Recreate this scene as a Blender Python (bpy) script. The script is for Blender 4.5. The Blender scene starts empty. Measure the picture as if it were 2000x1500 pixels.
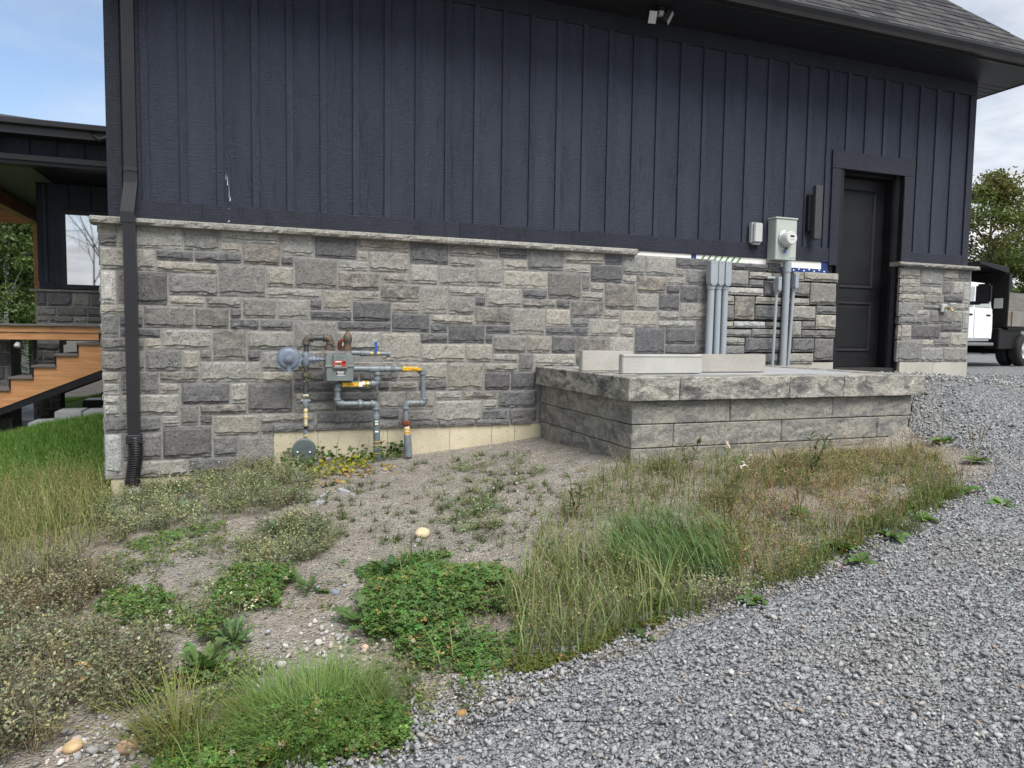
import bpy, bmesh, math, random
import numpy as np
from mathutils import Vector, Matrix
random.seed(7); rng = np.random.default_rng(11)
sc = bpy.context.scene
C = sc.collection
# ------------------------------------------------------------------ camera
F_PX, YAW, PITCH, ROLL = 1389.0, math.radians(20.311), math.radians(-3.945), math.radians(0.791)
CAM = np.array([0.5635, -7.1304, 1.5277])
_cy, _sy, _cp, _sp = math.cos(YAW), math.sin(YAW), math.cos(PITCH), math.sin(PITCH)
FW = np.array([_sy*_cp, _cy*_cp, _sp]); _r = np.array([_cy, -_sy, 0.0]); _u = np.cross(_r, FW)
RT = _r*math.cos(ROLL) + _u*math.sin(ROLL); UP = -_r*math.sin(ROLL) + _u*math.cos(ROLL)
cd = bpy.data.cameras.new('camera'); cam = bpy.data.objects.new('camera', cd); C.objects.link(cam)
M = Matrix(((RT[0], UP[0], -FW[0], CAM[0]), (RT[1], UP[1], -FW[1], CAM[1]), (RT[2], UP[2], -FW[2], CAM[2]), (0, 0, 0, 1)))
cam.matrix_world = M
cd.sensor_width = 36.0; cd.sensor_fit = 'HORIZONTAL'; cd.lens = F_PX/2000*36
cd.clip_start = 0.05; cd.clip_end = 2000
sc.camera = cam
# ------------------------------------------------------------------ world, sun, exposure
CLOUD_SEED = 8.3
SUN_EL, SUN_AZ = math.radians(56), math.radians(168)      # azimuth clockwise from +y
world = bpy.data.worlds.new('World'); sc.world = world; world.use_nodes = True
wt = world.node_tree; wt.nodes.clear()
def wn(t, **k):
    n = wt.nodes.new(t)
    for a, b in k.items(): setattr(n, a, b)
    return n
sky = wn('ShaderNodeTexSky', sky_type='NISHITA', sun_disc=False)
sky.sun_elevation = SUN_EL; sky.sun_rotation = SUN_AZ; sky.air_density = 1.0; sky.dust_density = 1.5
tcw = wn('ShaderNodeTexCoord'); sep = wn('ShaderNodeSeparateXYZ'); wt.links.new(tcw.outputs['Generated'], sep.inputs[0])
mx = wn('ShaderNodeMath', operation='MAXIMUM'); wt.links.new(sep.outputs[2], mx.inputs[0]); mx.inputs[1].default_value = 0.0
ad = wn('ShaderNodeMath', operation='ADD'); wt.links.new(mx.outputs[0], ad.inputs[0]); ad.inputs[1].default_value = 0.14
dx = wn('ShaderNodeMath', operation='DIVIDE'); dy = wn('ShaderNodeMath', operation='DIVIDE')
wt.links.new(sep.outputs[0], dx.inputs[0]); wt.links.new(ad.outputs[0], dx.inputs[1])
wt.links.new(sep.outputs[1], dy.inputs[0]); wt.links.new(ad.outputs[0], dy.inputs[1])
cmb = wn('ShaderNodeCombineXYZ'); wt.links.new(dx.outputs[0], cmb.inputs[0]); wt.links.new(dy.outputs[0], cmb.inputs[1]); cmb.inputs[2].default_value = CLOUD_SEED
n1 = wn('ShaderNodeTexNoise'); n1.inputs['Scale'].default_value = 0.75; n1.inputs['Detail'].default_value = 9; n1.inputs['Roughness'].default_value = 0.55
n1.inputs['Distortion'].default_value = 0.5
wt.links.new(cmb.outputs[0], n1.inputs['Vector'])
cr = wn('ShaderNodeValToRGB'); cr.color_ramp.elements[0].position = 0.31; cr.color_ramp.elements[1].position = 0.60
wt.links.new(n1.outputs[0], cr.inputs[0])
n2 = wn('ShaderNodeTexNoise'); n2.inputs['Scale'].default_value = 1.9; n2.inputs['Detail'].default_value = 8; n2.inputs['Roughness'].default_value = 0.6
wt.links.new(cmb.outputs[0], n2.inputs['Vector'])
cr2 = wn('ShaderNodeValToRGB'); cr2.color_ramp.elements[0].position = 0.32; cr2.color_ramp.elements[1].position = 0.66
cr2.color_ramp.elements[0].color = (2.7, 2.8, 3.0, 1); cr2.color_ramp.elements[1].color = (5.6, 5.6, 5.65, 1)
wt.links.new(n2.outputs[0], cr2.inputs[0])
mixc = wn('ShaderNodeMix', data_type='RGBA')
wt.links.new(cr.outputs[0], mixc.inputs[0]); wt.links.new(sky.outputs[0], mixc.inputs[6]); wt.links.new(cr2.outputs[0], mixc.inputs[7])
bg = wn('ShaderNodeBackground'); bg.inputs['Strength'].default_value = 0.10
wt.links.new(mixc.outputs[2], bg.inputs['Color'])
wo = wn('ShaderNodeOutputWorld'); wt.links.new(bg.outputs[0], wo.inputs[0])
sl = bpy.data.lights.new('sun', 'SUN'); sl.energy = 2.3; sl.angle = math.radians(35); sl.color = (1.0, 0.965, 0.91)
so = bpy.data.objects.new('sun', sl); C.objects.link(so)
sd = Vector((math.sin(SUN_AZ)*math.cos(SUN_EL), math.cos(SUN_AZ)*math.cos(SUN_EL), math.sin(SUN_EL)))
so.rotation_euler = sd.to_track_quat('Z', 'Y').to_euler(); so.location = (4, -20, 20)
sc.view_settings.view_transform = 'Standard'; sc.view_settings.look = 'None'
sc.view_settings.exposure = 1.05; sc.view_settings.gamma = 1.0; sc.view_settings.use_curve_mapping = False
sc.cycles.max_bounces = 5; sc.cycles.diffuse_bounces = 2; sc.cycles.transparent_max_bounces = 12
# ------------------------------------------------------------------ photo pixel -> point on a real plane
def ray(px, py): return FW + RT*((px-1000)/F_PX) + UP*((750-py)/F_PX)
def W(px, py, y=0.0):
    d = ray(px, py); return CAM + d*((y-CAM[1])/d[1])
def Wz(px, py, z):
    d = ray(px, py); return CAM + d*((z-CAM[2])/d[2])
def project(P):
    d = np.asarray(P) - CAM; z = d@FW; z = np.where(z < .05, .05, z)
    return np.stack([1000+F_PX*(d@RT)/z, 750-F_PX*(d@UP)/z], -1), d@FW
# ------------------------------------------------------------------ noise
def _hash(ix, iy, s):
    h = (ix.astype(np.int64)*374761393 + iy.astype(np.int64)*668265263 + int(s)*1274126177) & 0xffffffff
    h = ((h ^ (h >> 13))*1274126177) & 0xffffffff
    return ((h ^ (h >> 16)) & 0xffff)/65535.0
def vnoise(x, y, s=0):
    x = np.asarray(x, float); y = np.asarray(y, float)
    ix = np.floor(x); iy = np.floor(y); fx = x-ix; fy = y-iy
    fx = fx*fx*(3-2*fx); fy = fy*fy*(3-2*fy)
    a = _hash(ix, iy, s); b = _hash(ix+1, iy, s); c = _hash(ix, iy+1, s); d = _hash(ix+1, iy+1, s)
    return (a*(1-fx)+b*fx)*(1-fy) + (c*(1-fx)+d*fx)*fy
def fbm(x, y, s=0, o=4):
    t = 0; a = .5
    for k in range(o): t = t + a*vnoise(np.asarray(x)*2**k, np.asarray(y)*2**k, s+k*17); a *= .5
    return t
# ------------------------------------------------------------------ mesh helpers
class MB:
    def __init__(s): s.v = []; s.f = []; s.m = []; s.mi = 0
    def add(s, vs, fs):
        o = len(s.v); s.v += [tuple(map(float, p)) for p in vs]
        for f in fs: s.f.append(tuple(i+o for i in f)); s.m.append(s.mi)
        return s
    def box(s, x0, x1, y0, y1, z0, z1):
        return s.add([(x0,y0,z0),(x1,y0,z0),(x1,y1,z0),(x0,y1,z0),(x0,y0,z1),(x1,y0,z1),(x1,y1,z1),(x0,y1,z1)],
              [(0,3,2,1),(4,5,6,7),(0,1,5,4),(1,2,6,5),(2,3,7,6),(3,0,4,7)])
    def tube(s, pts, r, n=10, cap=True):
        pts = [Vector(p) for p in pts]; rs = r if isinstance(r, (list, tuple)) else [r]*len(pts)
        vs = []; fs = []; prev = None
        for i, p in enumerate(pts):
            t = (pts[min(i+1, len(pts)-1)]-pts[max(i-1, 0)])
            t = t.normalized() if t.length > 1e-9 else Vector((0, 0, 1))
            if prev is None:
                a = Vector((0, 0, 1)) if abs(t.z) < .9 else Vector((1, 0, 0)); nrm = t.cross(a).normalized()
            else:
                nrm = (prev - t*prev.dot(t)); nrm = nrm.normalized() if nrm.length > 1e-6 else t.orthogonal().normalized()
            prev = nrm; b = t.cross(nrm)
            for k in range(n):
                an = 2*math.pi*k/n; vs.append(p + (nrm*math.cos(an)+b*math.sin(an))*rs[i])
        for i in range(len(pts)-1):
            for k in range(n): fs.append((i*n+k, i*n+(k+1) % n, (i+1)*n+(k+1) % n, (i+1)*n+k))
        if cap: fs.append(tuple(range(n-1, -1, -1))); fs.append(tuple((len(pts)-1)*n+k for k in range(n)))
        return s.add(vs, fs)
    def lathe(s, o, axis, prof, n=24):     # prof: (distance along axis, radius)
        ax = Vector(axis).normalized(); o = Vector(o)
        return s.tube([o+ax*d for d, r in prof], [max(r, 1e-4) for d, r in prof], n) if all(prof[i+1][0] > prof[i][0] for i in range(len(prof)-1)) else s._lathe(o, ax, prof, n)
    def _lathe(s, o, ax, prof, n):
        nr = ax.orthogonal().normalized(); b = ax.cross(nr); vs = []; fs = []
        for d, r in prof:
            for k in range(n):
                an = 2*math.pi*k/n; vs.append(o+ax*d+(nr*math.cos(an)+b*math.sin(an))*max(r, 1e-4))
        for i in range(len(prof)-1):
            for k in range(n): fs.append((i*n+k, i*n+(k+1) % n, (i+1)*n+(k+1) % n, (i+1)*n+k))
        fs.append(tuple(range(n-1, -1, -1))); fs.append(tuple((len(prof)-1)*n+k for k in range(n)))
        return s.add(vs, fs)
    def prism(s, poly, y0, y1):            # poly in (x,z), extruded along y
        n = len(poly)
        vs = [(x, y0, z) for x, z in poly]+[(x, y1, z) for x, z in poly]
        fs = [tuple(range(n)), tuple(range(2*n-1, n-1, -1))]+[(i, i+n, (i+1) % n+n, (i+1) % n) for i in range(n)]
        return s.add(vs, fs)
    def build(s, name, mat, parent=None, bevel=0, smooth=False, seg=1):
        me = bpy.data.meshes.new(name); me.from_pydata(s.v, [], s.f)
        mats = mat if isinstance(mat, (list, tuple)) else [mat]
        for m in mats: me.materials.append(m)
        if len(mats) > 1: me.polygons.foreach_set('material_index', s.m)
        bm = bmesh.new(); bm.from_mesh(me); bmesh.ops.recalc_face_normals(bm, faces=bm.faces)
        if bevel: bmesh.ops.bevel(bm, geom=list(bm.edges), offset=bevel, segments=seg, affect='EDGES', clamp_overlap=True)
        bm.to_mesh(me); bm.free()
        if smooth:
            me.polygons.foreach_set('use_smooth', [True]*len(me.polygons)); me.set_sharp_from_angle(angle=math.radians(38))
        return link(name, me, parent)
LOCAL = set()               # rotated things whose parts are modelled in the thing's own frame
def link(name, me, parent=None):
    o = bpy.data.objects.new(name, me); C.objects.link(o)
    if parent is not None:
        o.parent = parent
        if parent.type == 'EMPTY' and parent not in LOCAL: o.matrix_parent_inverse = Matrix.Translation(-parent.location)
    return o
def tag(o, label, cat, group=None):
    o['label'] = label; o['category'] = cat
    if group: o['group'] = group
    return o
def structure(o, label=None):
    o['kind'] = 'structure'
    if label: o['label'] = label
    return o
def thing(name, label, cat, loc=(0, 0, 0), group=None):
    o = bpy.data.objects.new(name, None); C.objects.link(o); o.location = loc; o.empty_display_size = .1
    return tag(o, label, cat, group)
def npmesh(name, parts, mat, parent=None, smooth=False):
    V = np.concatenate([p[0] for p in parts]); off = np.cumsum([0]+[len(p[0]) for p in parts[:-1]])
    Fc = np.concatenate([p[1]+o for p, o in zip(parts, off)]); Cc = np.concatenate([p[2] for p in parts])
    me = bpy.data.meshes.new(name); k = Fc.shape[1]
    me.vertices.add(len(V)); me.vertices.foreach_set('co', V.astype(np.float32).ravel())
    me.loops.add(Fc.size); me.loops.foreach_set('vertex_index', Fc.astype(np.int32).ravel())
    me.polygons.add(len(Fc)); me.polygons.foreach_set('loop_start', np.arange(0, Fc.size, k, dtype=np.int32))
    if smooth: me.polygons.foreach_set('use_smooth', np.ones(len(Fc), bool))
    me.update(calc_edges=True)
    a = me.color_attributes.new('Col', 'FLOAT_COLOR', 'POINT')
    a.data.foreach_set('color', np.concatenate([Cc, np.ones((len(Cc), 1))], 1).astype(np.float32).ravel())
    me.materials.append(mat)
    return link(name, me, parent)
def inst(T, Fc, Mx, P, col):               # template instanced N times into one array
    T = np.asarray(T, float); N = len(P); k = len(T)
    V = np.einsum('nij,kj->nki', Mx, T) + P[:, None, :]
    Ff = (np.asarray(Fc)[None] + (np.arange(N)*k)[:, None, None]).reshape(-1, np.asarray(Fc).shape[1])
    return V.reshape(-1, 3), Ff, np.repeat(col, k, 0)
def rot(az, tilt=None, roll=None, s=1.0):
    az = np.asarray(az, float); N = len(az); z = np.zeros(N); o = np.ones(N)
    tilt = z if tilt is None else np.asarray(tilt)*o; roll = z if roll is None else np.asarray(roll)*o
    ca, sa = np.cos(az), np.sin(az); ct, st = np.cos(tilt), np.sin(tilt); cr_, sr = np.cos(roll), np.sin(roll)
    Rz = np.stack([np.stack([ca, -sa, z], -1), np.stack([sa, ca, z], -1), np.stack([z, z, o], -1)], 1)
    Ry = np.stack([np.stack([ct, z, st], -1), np.stack([z, o, z], -1), np.stack([-st, z, ct], -1)], 1)
    Rx = np.stack([np.stack([o, z, z], -1), np.stack([z, cr_, -sr], -1), np.stack([z, sr, cr_], -1)], 1)
    return (Rz@Ry@Rx)*(np.asarray(s)*o)[:, None, None]
def blades(B, H, Wd, az, lean, curl, col, seg=3, tipcol=None):
    N = len(B); s = np.linspace(0, 1, seg+1)
    hx = H[:, None]*(lean[:, None]*s + curl[:, None]*s**2)
    hz = H[:, None]*(s - .45*np.clip(curl, 0, 1)[:, None]*s**3)
    w = Wd[:, None]*(1-s*.98)**.75*.5
    ca, sa = np.cos(az)[:, None], np.sin(az)[:, None]
    cx = B[:, 0:1]+hx*ca; cy_ = B[:, 1:2]+hx*sa; cz = B[:, 2:3]+hz
    Lf = np.stack([cx-w*sa, cy_+w*ca, cz], -1); Rg = np.stack([cx+w*sa, cy_-w*ca, cz+w*.25], -1)
    V = np.stack([Lf, Rg], 2).reshape(N, -1, 3); k = V.shape[1]
    f = []
    for i in range(seg): f += [(2*i, 2*i+1, 2*i+3), (2*i, 2*i+3, 2*i+2)]
    Ff = (np.array(f)[None]+(np.arange(N)*k)[:, None, None]).reshape(-1, 3)
    cc = np.repeat(col[:, None], k, 1)
    if tipcol is not None:
        t = np.repeat(s, 2)[None, :, None]**1.5; cc = cc*(1-t)+tipcol[:, None]*t
    return V.reshape(-1, 3), Ff, cc.reshape(-1, 3)
def vary(base, N, v=.2, hue=.08):
    b = np.array(base)[None]*(1+rng.normal(0, v, (N, 1))*.8)
    return np.clip(b*(1+rng.normal(0, hue, (N, 3))), .003, .95)
# ------------------------------------------------------------------ materials
def srgb(r, g, b):
    f = lambda c: c/12.92 if c <= .04045 else ((c+.055)/1.055)**2.4
    return (f(r/255), f(g/255), f(b/255), 1)
class NT:
    def __init__(s, name):
        s.mat = bpy.data.materials.new(name); s.mat.use_nodes = True; s.t = s.mat.node_tree
        s.b = s.t.nodes['Principled BSDF']; s.out = s.t.nodes['Material Output']
    def n(s, t, ins=None, **k):
        n = s.t.nodes.new(t)
        for a, b in k.items(): setattr(n, a, b)
        for a, b in (ins or {}).items(): s.set(n, a, b)
        return n
    def set(s, n, a, b):
        i = n.inputs[a]
        if hasattr(b, 'links') or isinstance(b, bpy.types.NodeSocket): s.t.links.new(b, i)
        else: i.default_value = b
    def noise(s, vec, scale, detail=4, rough=.55, dist=0.0):
        n = s.n('ShaderNodeTexNoise', {'Scale': scale, 'Detail': detail, 'Roughness': rough, 'Distortion': dist}); s.set(n, 'Vector', vec); return n.outputs[0]
    def ramp(s, fac, stops):
        n = s.n('ShaderNodeValToRGB'); e = n.color_ramp.elements
        while len(e) < len(stops): e.new(.5)
        for x, (p, c) in zip(e, stops): x.position = p; x.color = c if len(c) == 4 else (*c, 1)
        s.set(n, 0, fac); return n.outputs[0]
    def mix(s, fac, a, b, mode='MIX'):
        n = s.n('ShaderNodeMix', data_type='RGBA', blend_type=mode); s.set(n, 0, fac); s.set(n, 6, a); s.set(n, 7, b); return n.outputs[2]
    def math(s, op, a, b=0.0):
        n = s.n('ShaderNodeMath', operation=op); s.set(n, 0, a); s.set(n, 1, b); return n.outputs[0]
    def map(s, vec, scale=(1, 1, 1), loc=(0, 0, 0)):
        n = s.n('ShaderNodeMapping', {'Scale': scale, 'Location': loc}); s.set(n, 'Vector', vec); return n.outputs[0]
    def bump(s, h, dist=.01, strength=1.0):
        n = s.n('ShaderNodeBump', {'Strength': strength, 'Distance': dist}); s.set(n, 'Height', h); s.set(s.b, 'Normal', n.outputs[0]); return n
    def pos(s): return s.n('ShaderNodeNewGeometry').outputs['Position']
    def objc(s): return s.n('ShaderNodeTexCoord').outputs['Object']
    def rnd(s): return s.n('ShaderNodeObjectInfo').outputs['Random']
    def fin(s, col=None, rough=.7, metal=0.0, spec=.4):
        if col is not None: s.set(s.b, 'Base Color', col)
        s.set(s.b, 'Roughness', rough); s.set(s.b, 'Metallic', metal); s.set(s.b, 'Specular IOR Level', spec); return s.mat
def plain(name, col, rough=.6, metal=0.0, var=.12, scale=9, bump=.0015, bscale=60, spec=.4):
    m = NT(name); p = m.pos(); c = (*col[:3], 1)
    n = m.noise(p, scale, 5, .6); lo = tuple(x*(1-var*1.6) for x in col[:3])+(1,); hi = tuple(min(x*(1+var*1.4), 1) for x in col[:3])+(1,)
    k = m.ramp(n, [(.3, lo), (.7, hi)])
    if bump: m.bump(m.noise(p, bscale, 4), bump)
    r = m.math('ADD', m.math('MULTIPLY', n, .15), rough-.07)
    return m.fin(k, r, metal, spec)
# stone: colour from the object's own colour, mottling amount from its alpha
def make_stone_mat(name, mott=1.0):
    m = NT(name); p = m.pos(); oi = m.n('ShaderNodeObjectInfo')
    blot = m.ramp(m.noise(m.map(p, (1, 1, 1.5)), 9, 6, .7, .6), [(.36, (0, 0, 0)), (.60, (1, 1, 1))])
    fine = m.noise(p, 130, 5, .7); med = m.noise(m.map(p, (1, 1, 1.4)), 32, 5, .68)
    base = m.mix(m.math('MULTIPLY', m.math('SUBTRACT', 1.0, oi.outputs['Alpha']), blot), oi.outputs['Color'], srgb(96, 96, 97))
    c = m.mix(1.0, base, m.ramp(med, [(.25, (.68, .68, .69)), (.72, (1.22, 1.21, 1.18))]), 'MULTIPLY')
    c = m.mix(.55, c, m.ramp(fine, [(.3, (.55, .55, .56)), (.7, (1.35, 1.34, 1.30))]), 'MULTIPLY')
    vein = m.ramp(m.noise(m.map(p, (1, 1, 2.2)), 9, 3, .5, 1.2), [(.47, (0, 0, 0)), (.5, (1, 1, 1)), (.53, (0, 0, 0))])
    c = m.mix(m.math('MULTIPLY', vein, .10), c, (.55, .54, .52, 1))
    h = m.math('ADD', m.math('MULTIPLY', fine, .35), m.math('MULTIPLY', m.noise(m.map(p, (1, 1, 1.35)), 40, 6, .72), 1.0))
    pit = m.ramp(m.noise(p, 60, 4, .8), [(.34, (1, 1, 1)), (.42, (0, 0, 0))])
    c = m.mix(m.math('MULTIPLY', pit, .45), c, (.07, .07, .072, 1))
    h = m.math('SUBTRACT', h, m.math('MULTIPLY', pit, .5))
    m.bump(h, .014, 1.0)
    return m.fin(c, .9, 0, .2)
STONE = make_stone_mat('stone')
TONE = dict(b=(160, 158, 151, .86), h=(149, 148, 144, .72), g=(131, 130, 128, .7), d=(108, 108, 110, .75), m=(154, 150, 141, .2), w=(176, 177, 175, .9))
def tone(o, t, k=1.0):
    r, g, b, a = TONE[t]; c = srgb(r, g, b); j = random.uniform(.86, 1.14)*k; w = random.uniform(-.03, .03)
    o.color = (c[0]*j*(1+w), c[1]*j, c[2]*j*(1-w), a)
def rock_face(w, h, seed, out=.034, back=.05, dx=.026):
    """rock-faced block front in local x,z from 0; y=0 is the mortar face, -y is proud; wavy chipped ledge low down"""
    nx = int(np.clip(round(w/dx), 4, 18)); u = np.linspace(0, 1, nx+1)
    u[1:-1] += rng.uniform(-.25, .25, nx-1)/nx
    bl = .10+.22*fbm(u*w/.07+seed*3.1, np.full_like(u, seed), seed, 3)
    bl = np.clip(bl*np.clip(.16/h, .7, 1.6), .08, .42)
    tl = 1-.06-.10*fbm(u*w/.08+seed*1.7, np.full_like(u, 5.+seed), seed+5, 2)
    rows = [np.zeros_like(u), np.full_like(u, .035), bl-.03, bl, bl+(tl-bl)*.33, bl+(tl-bl)*.66, tl, np.ones_like(u)]
    base = [.12, .42, .5, 1.0, .96, .9, .78, .12]
    V = []
    for r, (vv, d) in enumerate(zip(rows, base)):
        nz = fbm(u*w/.05+seed, vv*h/.04+seed*.3, seed+9, 3)-.5
        edge = np.minimum(np.minimum(u, 1-u)*w/.018, 1); edge = .25+.75*edge
        y = -(d*out*edge + (nz*.028 if 0 < r < 7 else nz*.004)*edge)
        y = np.minimum(y, -.0032)
        jx = np.where((u > 0) & (u < 1), 0, (fbm(vv*h/.04, u*3+seed, seed+3, 2)-.5)*.010)
        jz = (fbm(u*w/.05, vv*2+seed, seed+31, 2)-.5)*.010 if r in (0, 7) else 0*u
        V.append(np.stack([u*w+jx, y, vv*h+jz], -1))
    n = nx+1; V = np.concatenate(V); Fs = []
    R = len(rows)
    for r in range(R-1):
        for i in range(nx): Fs.append((r*n+i, r*n+i+1, (r+1)*n+i+1, (r+1)*n+i))
    # skirt back to the wall
    ring = [i for i in range(n)]+[r*n+nx for r in range(1, R)]+[(R-1)*n+i for i in range(nx-1, -1, -1)]+[r*n for r in range(R-2, 0, -1)]
    k = len(V); S = V[ring].copy(); S[:, 1] = back; V = np.concatenate([V, S]); m_ = len(ring)
    for j in range(m_): Fs.append((ring[j], k+j, k+(j+1) % m_, ring[(j+1) % m_]))
    return V, Fs
def stone_obj(name, x0, x1, z0, z1, y, parent, seed, mat, out=.034, back=.05, smooth=True, axis=None):
    V, Fs = rock_face(x1-x0, z1-z0, seed, out, back)
    if axis is None: V = V+np.array([x0, y, z0])
    else:                                   # face turned: local x runs along axis
        ax, nr = np.array(axis[0], float), np.array(axis[1], float)   # direction of x, direction of outward normal
        V = np.array(axis[2])+V[:, :1]*ax+V[:, 1:2]*(-nr)+V[:, 2:3]*np.array([0, 0, 1.])
    me = bpy.data.meshes.new(name); me.from_pydata(V.tolist(), [], Fs); me.materials.append(mat)
    bm = bmesh.new(); bm.from_mesh(me); bmesh.ops.recalc_face_normals(bm, faces=bm.faces); bm.to_mesh(me); bm.free()
    return link(name, me, parent)
# mortar / concrete / siding etc.
MORTAR = plain('mortar', srgb(132, 130, 129), .9, var=.16, scale=14, bump=.004, bscale=70)
DARKGAP = plain('unfilled_joint', (.035, .033, .03), .95, var=.3, scale=20, bump=.004)
def make_conc(name, col, holes=True, stain=.18):
    m = NT(name); p = m.pos()
    n = m.noise(p, 3.2, 6, .62); f = m.noise(p, 55, 5, .65)
    c = m.ramp(n, [(.28, tuple(x*(1-stain) for x in col[:3])), (.72, tuple(min(1, x*(1+stain*.6)) for x in col[:3]))])
    c = m.mix(.35, c, m.ramp(f, [(.3, (.75, .75, .75)), (.7, (1.15, 1.15, 1.15))]), 'MULTIPLY')
    h = f
    if holes:
        v = m.n('ShaderNodeTexVoronoi', {'Scale': 26.0}); m.set(v, 'Vector', p)
        k = m.math('MULTIPLY', m.math('LESS_THAN', v.outputs['Distance'], .15), m.math('GREATER_THAN', m.noise(p, 7, 2), .52))
        c = m.mix(m.math('MULTIPLY', k, .75), c, (.10, .09, .08, 1)); h = m.math('SUBTRACT', f, m.math('MULTIPLY', k, 2.0))
    m.bump(h, .003)
    return m.fin(c, .85, 0, .3)
CONC = make_conc('painted_concrete', srgb(194, 185, 160))
CONC2 = make_conc('pale_concrete', srgb(176, 173, 163), holes=False)
SLAB = make_conc('landing_concrete', srgb(158, 160, 163), holes=False, stain=.12)
def make_siding(name, col):
    m = NT(name); p = m.pos(); r = m.rnd()
    off = m.n('ShaderNodeCombineXYZ'); m.set(off, 2, m.math('MULTIPLY', r, 37.0)); m.set(off, 0, m.math('MULTIPLY', r, 11.0))
    q = m.n('ShaderNodeVectorMath', operation='ADD'); m.set(q, 0, p); m.set(q, 1, off.outputs[0]); q = q.outputs[0]
    cath = m.math('SINE', m.math('MULTIPLY', m.noise(m.map(q, (3.4, 1, .55)), 2.2, 3, .55, .5), 85.0))
    saw = m.noise(m.map(q, (5, 1, 120)), 1.3, 5, .65)
    pick = m.ramp(m.noise(m.map(q, (3.2, 1, .8)), 1.6, 3), [(.44, (0, 0, 0)), (.62, (1, 1, 1))])
    h = m.math('ADD', m.math('MULTIPLY', m.math('MULTIPLY', cath, pick), .20), saw)
    h = m.math('ADD', h, m.math('MULTIPLY', m.noise(m.map(q, (40, 1, 90)), 2.0, 4), .5))
    m.bump(h, .012, 1.0)
    v = m.noise(m.map(q, (2.2, 1, .6)), 2.0, 5, .6)
    c = m.ramp(v, [(.25, tuple(x*.80 for x in col[:3])), (.75, tuple(x*1.22 for x in col[:3]))])
    c = m.mix(1.0, c, m.ramp(r, [(0, (.86, .88, .9)), (1, (1.12, 1.1, 1.08))]), 'MULTIPLY')
    dust = m.ramp(m.noise(q, 60, 4, .7), [(.62, (0, 0, 0)), (.72, (1, 1, 1))])
    c = m.mix(m.math('MULTIPLY', dust, .06), c, (.35, .36, .4, 1))
    return m.fin(c, m.math('ADD', m.math('MULTIPLY', saw, .2), .48), 0, .3)
NAVY = make_siding('navy_siding', (.0265, .033, .053))
TRIM = make_siding('navy_trim', (.019, .0225, .036))
BLACK = plain('black_metal', (.012, .0125, .015), .45, spec=.25, var=.2, scale=6, bump=.0006)
DOORM = plain('black_door', (.0095, .010, .0115), .45, var=.18, scale=4, bump=.0008, bscale=120, spec=.3)
GUT = plain('black_gutter', (.020, .021, .024), .30, var=.15, scale=3, bump=.0005)
SOF = plain('soffit_black', (.017, .018, .021), .5, var=.15, bump=.0008)
def make_shingle():
    m = NT('asphalt_shingle'); p = m.pos(); r = m.rnd()
    g = m.noise(p, 160, 5, .75)
    c = m.ramp(r, [(0, (.035, .036, .038)), (1, (.085, .085, .086))])
    c = m.mix(.8, c, m.ramp(g, [(.3, (.45, .45, .45)), (.7, (1.6, 1.6, 1.6))]), 'MULTIPLY')
    m.bump(g, .006); return m.fin(c, .9, 0, .2)
SHING = make_shingle()
WHITEF = plain('foam_board', (.74, .73, .70), .75, var=.06, scale=5, bump=.001)
BLUET = plain('blue_tape', (.012, .035, .16), .45, var=.3, scale=12)
GREENP = plain('green_print', (.10, .26, .09), .7, var=.4, scale=30)
# ------------------------------------------------------------------ garage
garage = thing('garage', 'navy board and batten garage with stone veneer base, black door and dark roof', 'building')
S = .3048
# core walls (behind the cladding)
core = MB().box(-.55, 9.83, .05, 8.0, -.6, 1.12).box(-.55, 7.63, .05, 8.0, 1.121, 5.02).box(8.63, 9.83, .05, 8.0, 1.121, 5.02).box(7.631, 8.629, .05, 8.0, 3.70, 5.02).box(7.632, 8.628, .33, 8.0, 1.122, 3.699)
core.build('wall_core', plain('sheathing', (.05, .05, .055), .8), garage)
siding = MB().box(-.56, 7.42, .030, .048, 2.46, 5.0).box(8.80, 9.84, .030, .048, 2.50, 5.0).box(7.421, 8.799, .030, .048, 3.9, 5.0).build('siding', TRIM, garage)
def in_door(x0, x1): return x1 > 7.43 and x0 < 8.79
for i in range(-2, 32):
    x0, x1 = i*S+.032, (i+1)*S+.029
    x0 = max(x0, -.55); x1 = min(x1, 9.80)
    if x1-x0 < .03: continue
    for a, b, zb in ([(x0, x1, 2.52)] if not in_door(x0, x1) else [(x0, min(x1, 7.5), 2.52)]*(x0 < 7.42)+[(max(x0, 7.501) if x0 < 7.42 else x0, x1 if x1 < 8.8 else 8.79, 3.78)]+[(8.791, x1, 2.52)]*(x1 > 8.8)):
        if b-a > .01: MB().box(a, b, 0, .029, zb, 4.98).build('siding_board', NAVY, siding, bevel=.002)
for i in range(-1, 32):
    x0, x1 = i*S, i*S+.062
    if x1 > 7.42 and x0 < 7.56: continue
    zb = 3.86 if in_door(x0, x1) else 2.66
    MB().box(x0, x1, -.020, .001, zb, 4.86).build('batten', NAVY, siding, bevel=.003)
tb = lambda n, *a: MB().box(*a).build(n, TRIM, siding, bevel=.003)
tb('bottom_trim', -.455, 2.60, -.024, .002, 2.495, 2.668); tb('bottom_trim', 2.602, 7.42, -.024, .002, 2.495, 2.668)
tb('bottom_trim', 8.803, 9.745, -.024, .002, 2.53, 2.70)
tb('frieze_board', -.57, 4.6, -.026, .002, 4.842, 5.018); tb('frieze_board', 4.603, 9.86, -.026, .002, 4.842, 5.018)
tb('corner_board', -.575, -.458, -.025, .06, 2.50, 4.84); tb('corner_board', 9.748, 9.862, -.025, .06, 2.535, 4.84)
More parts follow.
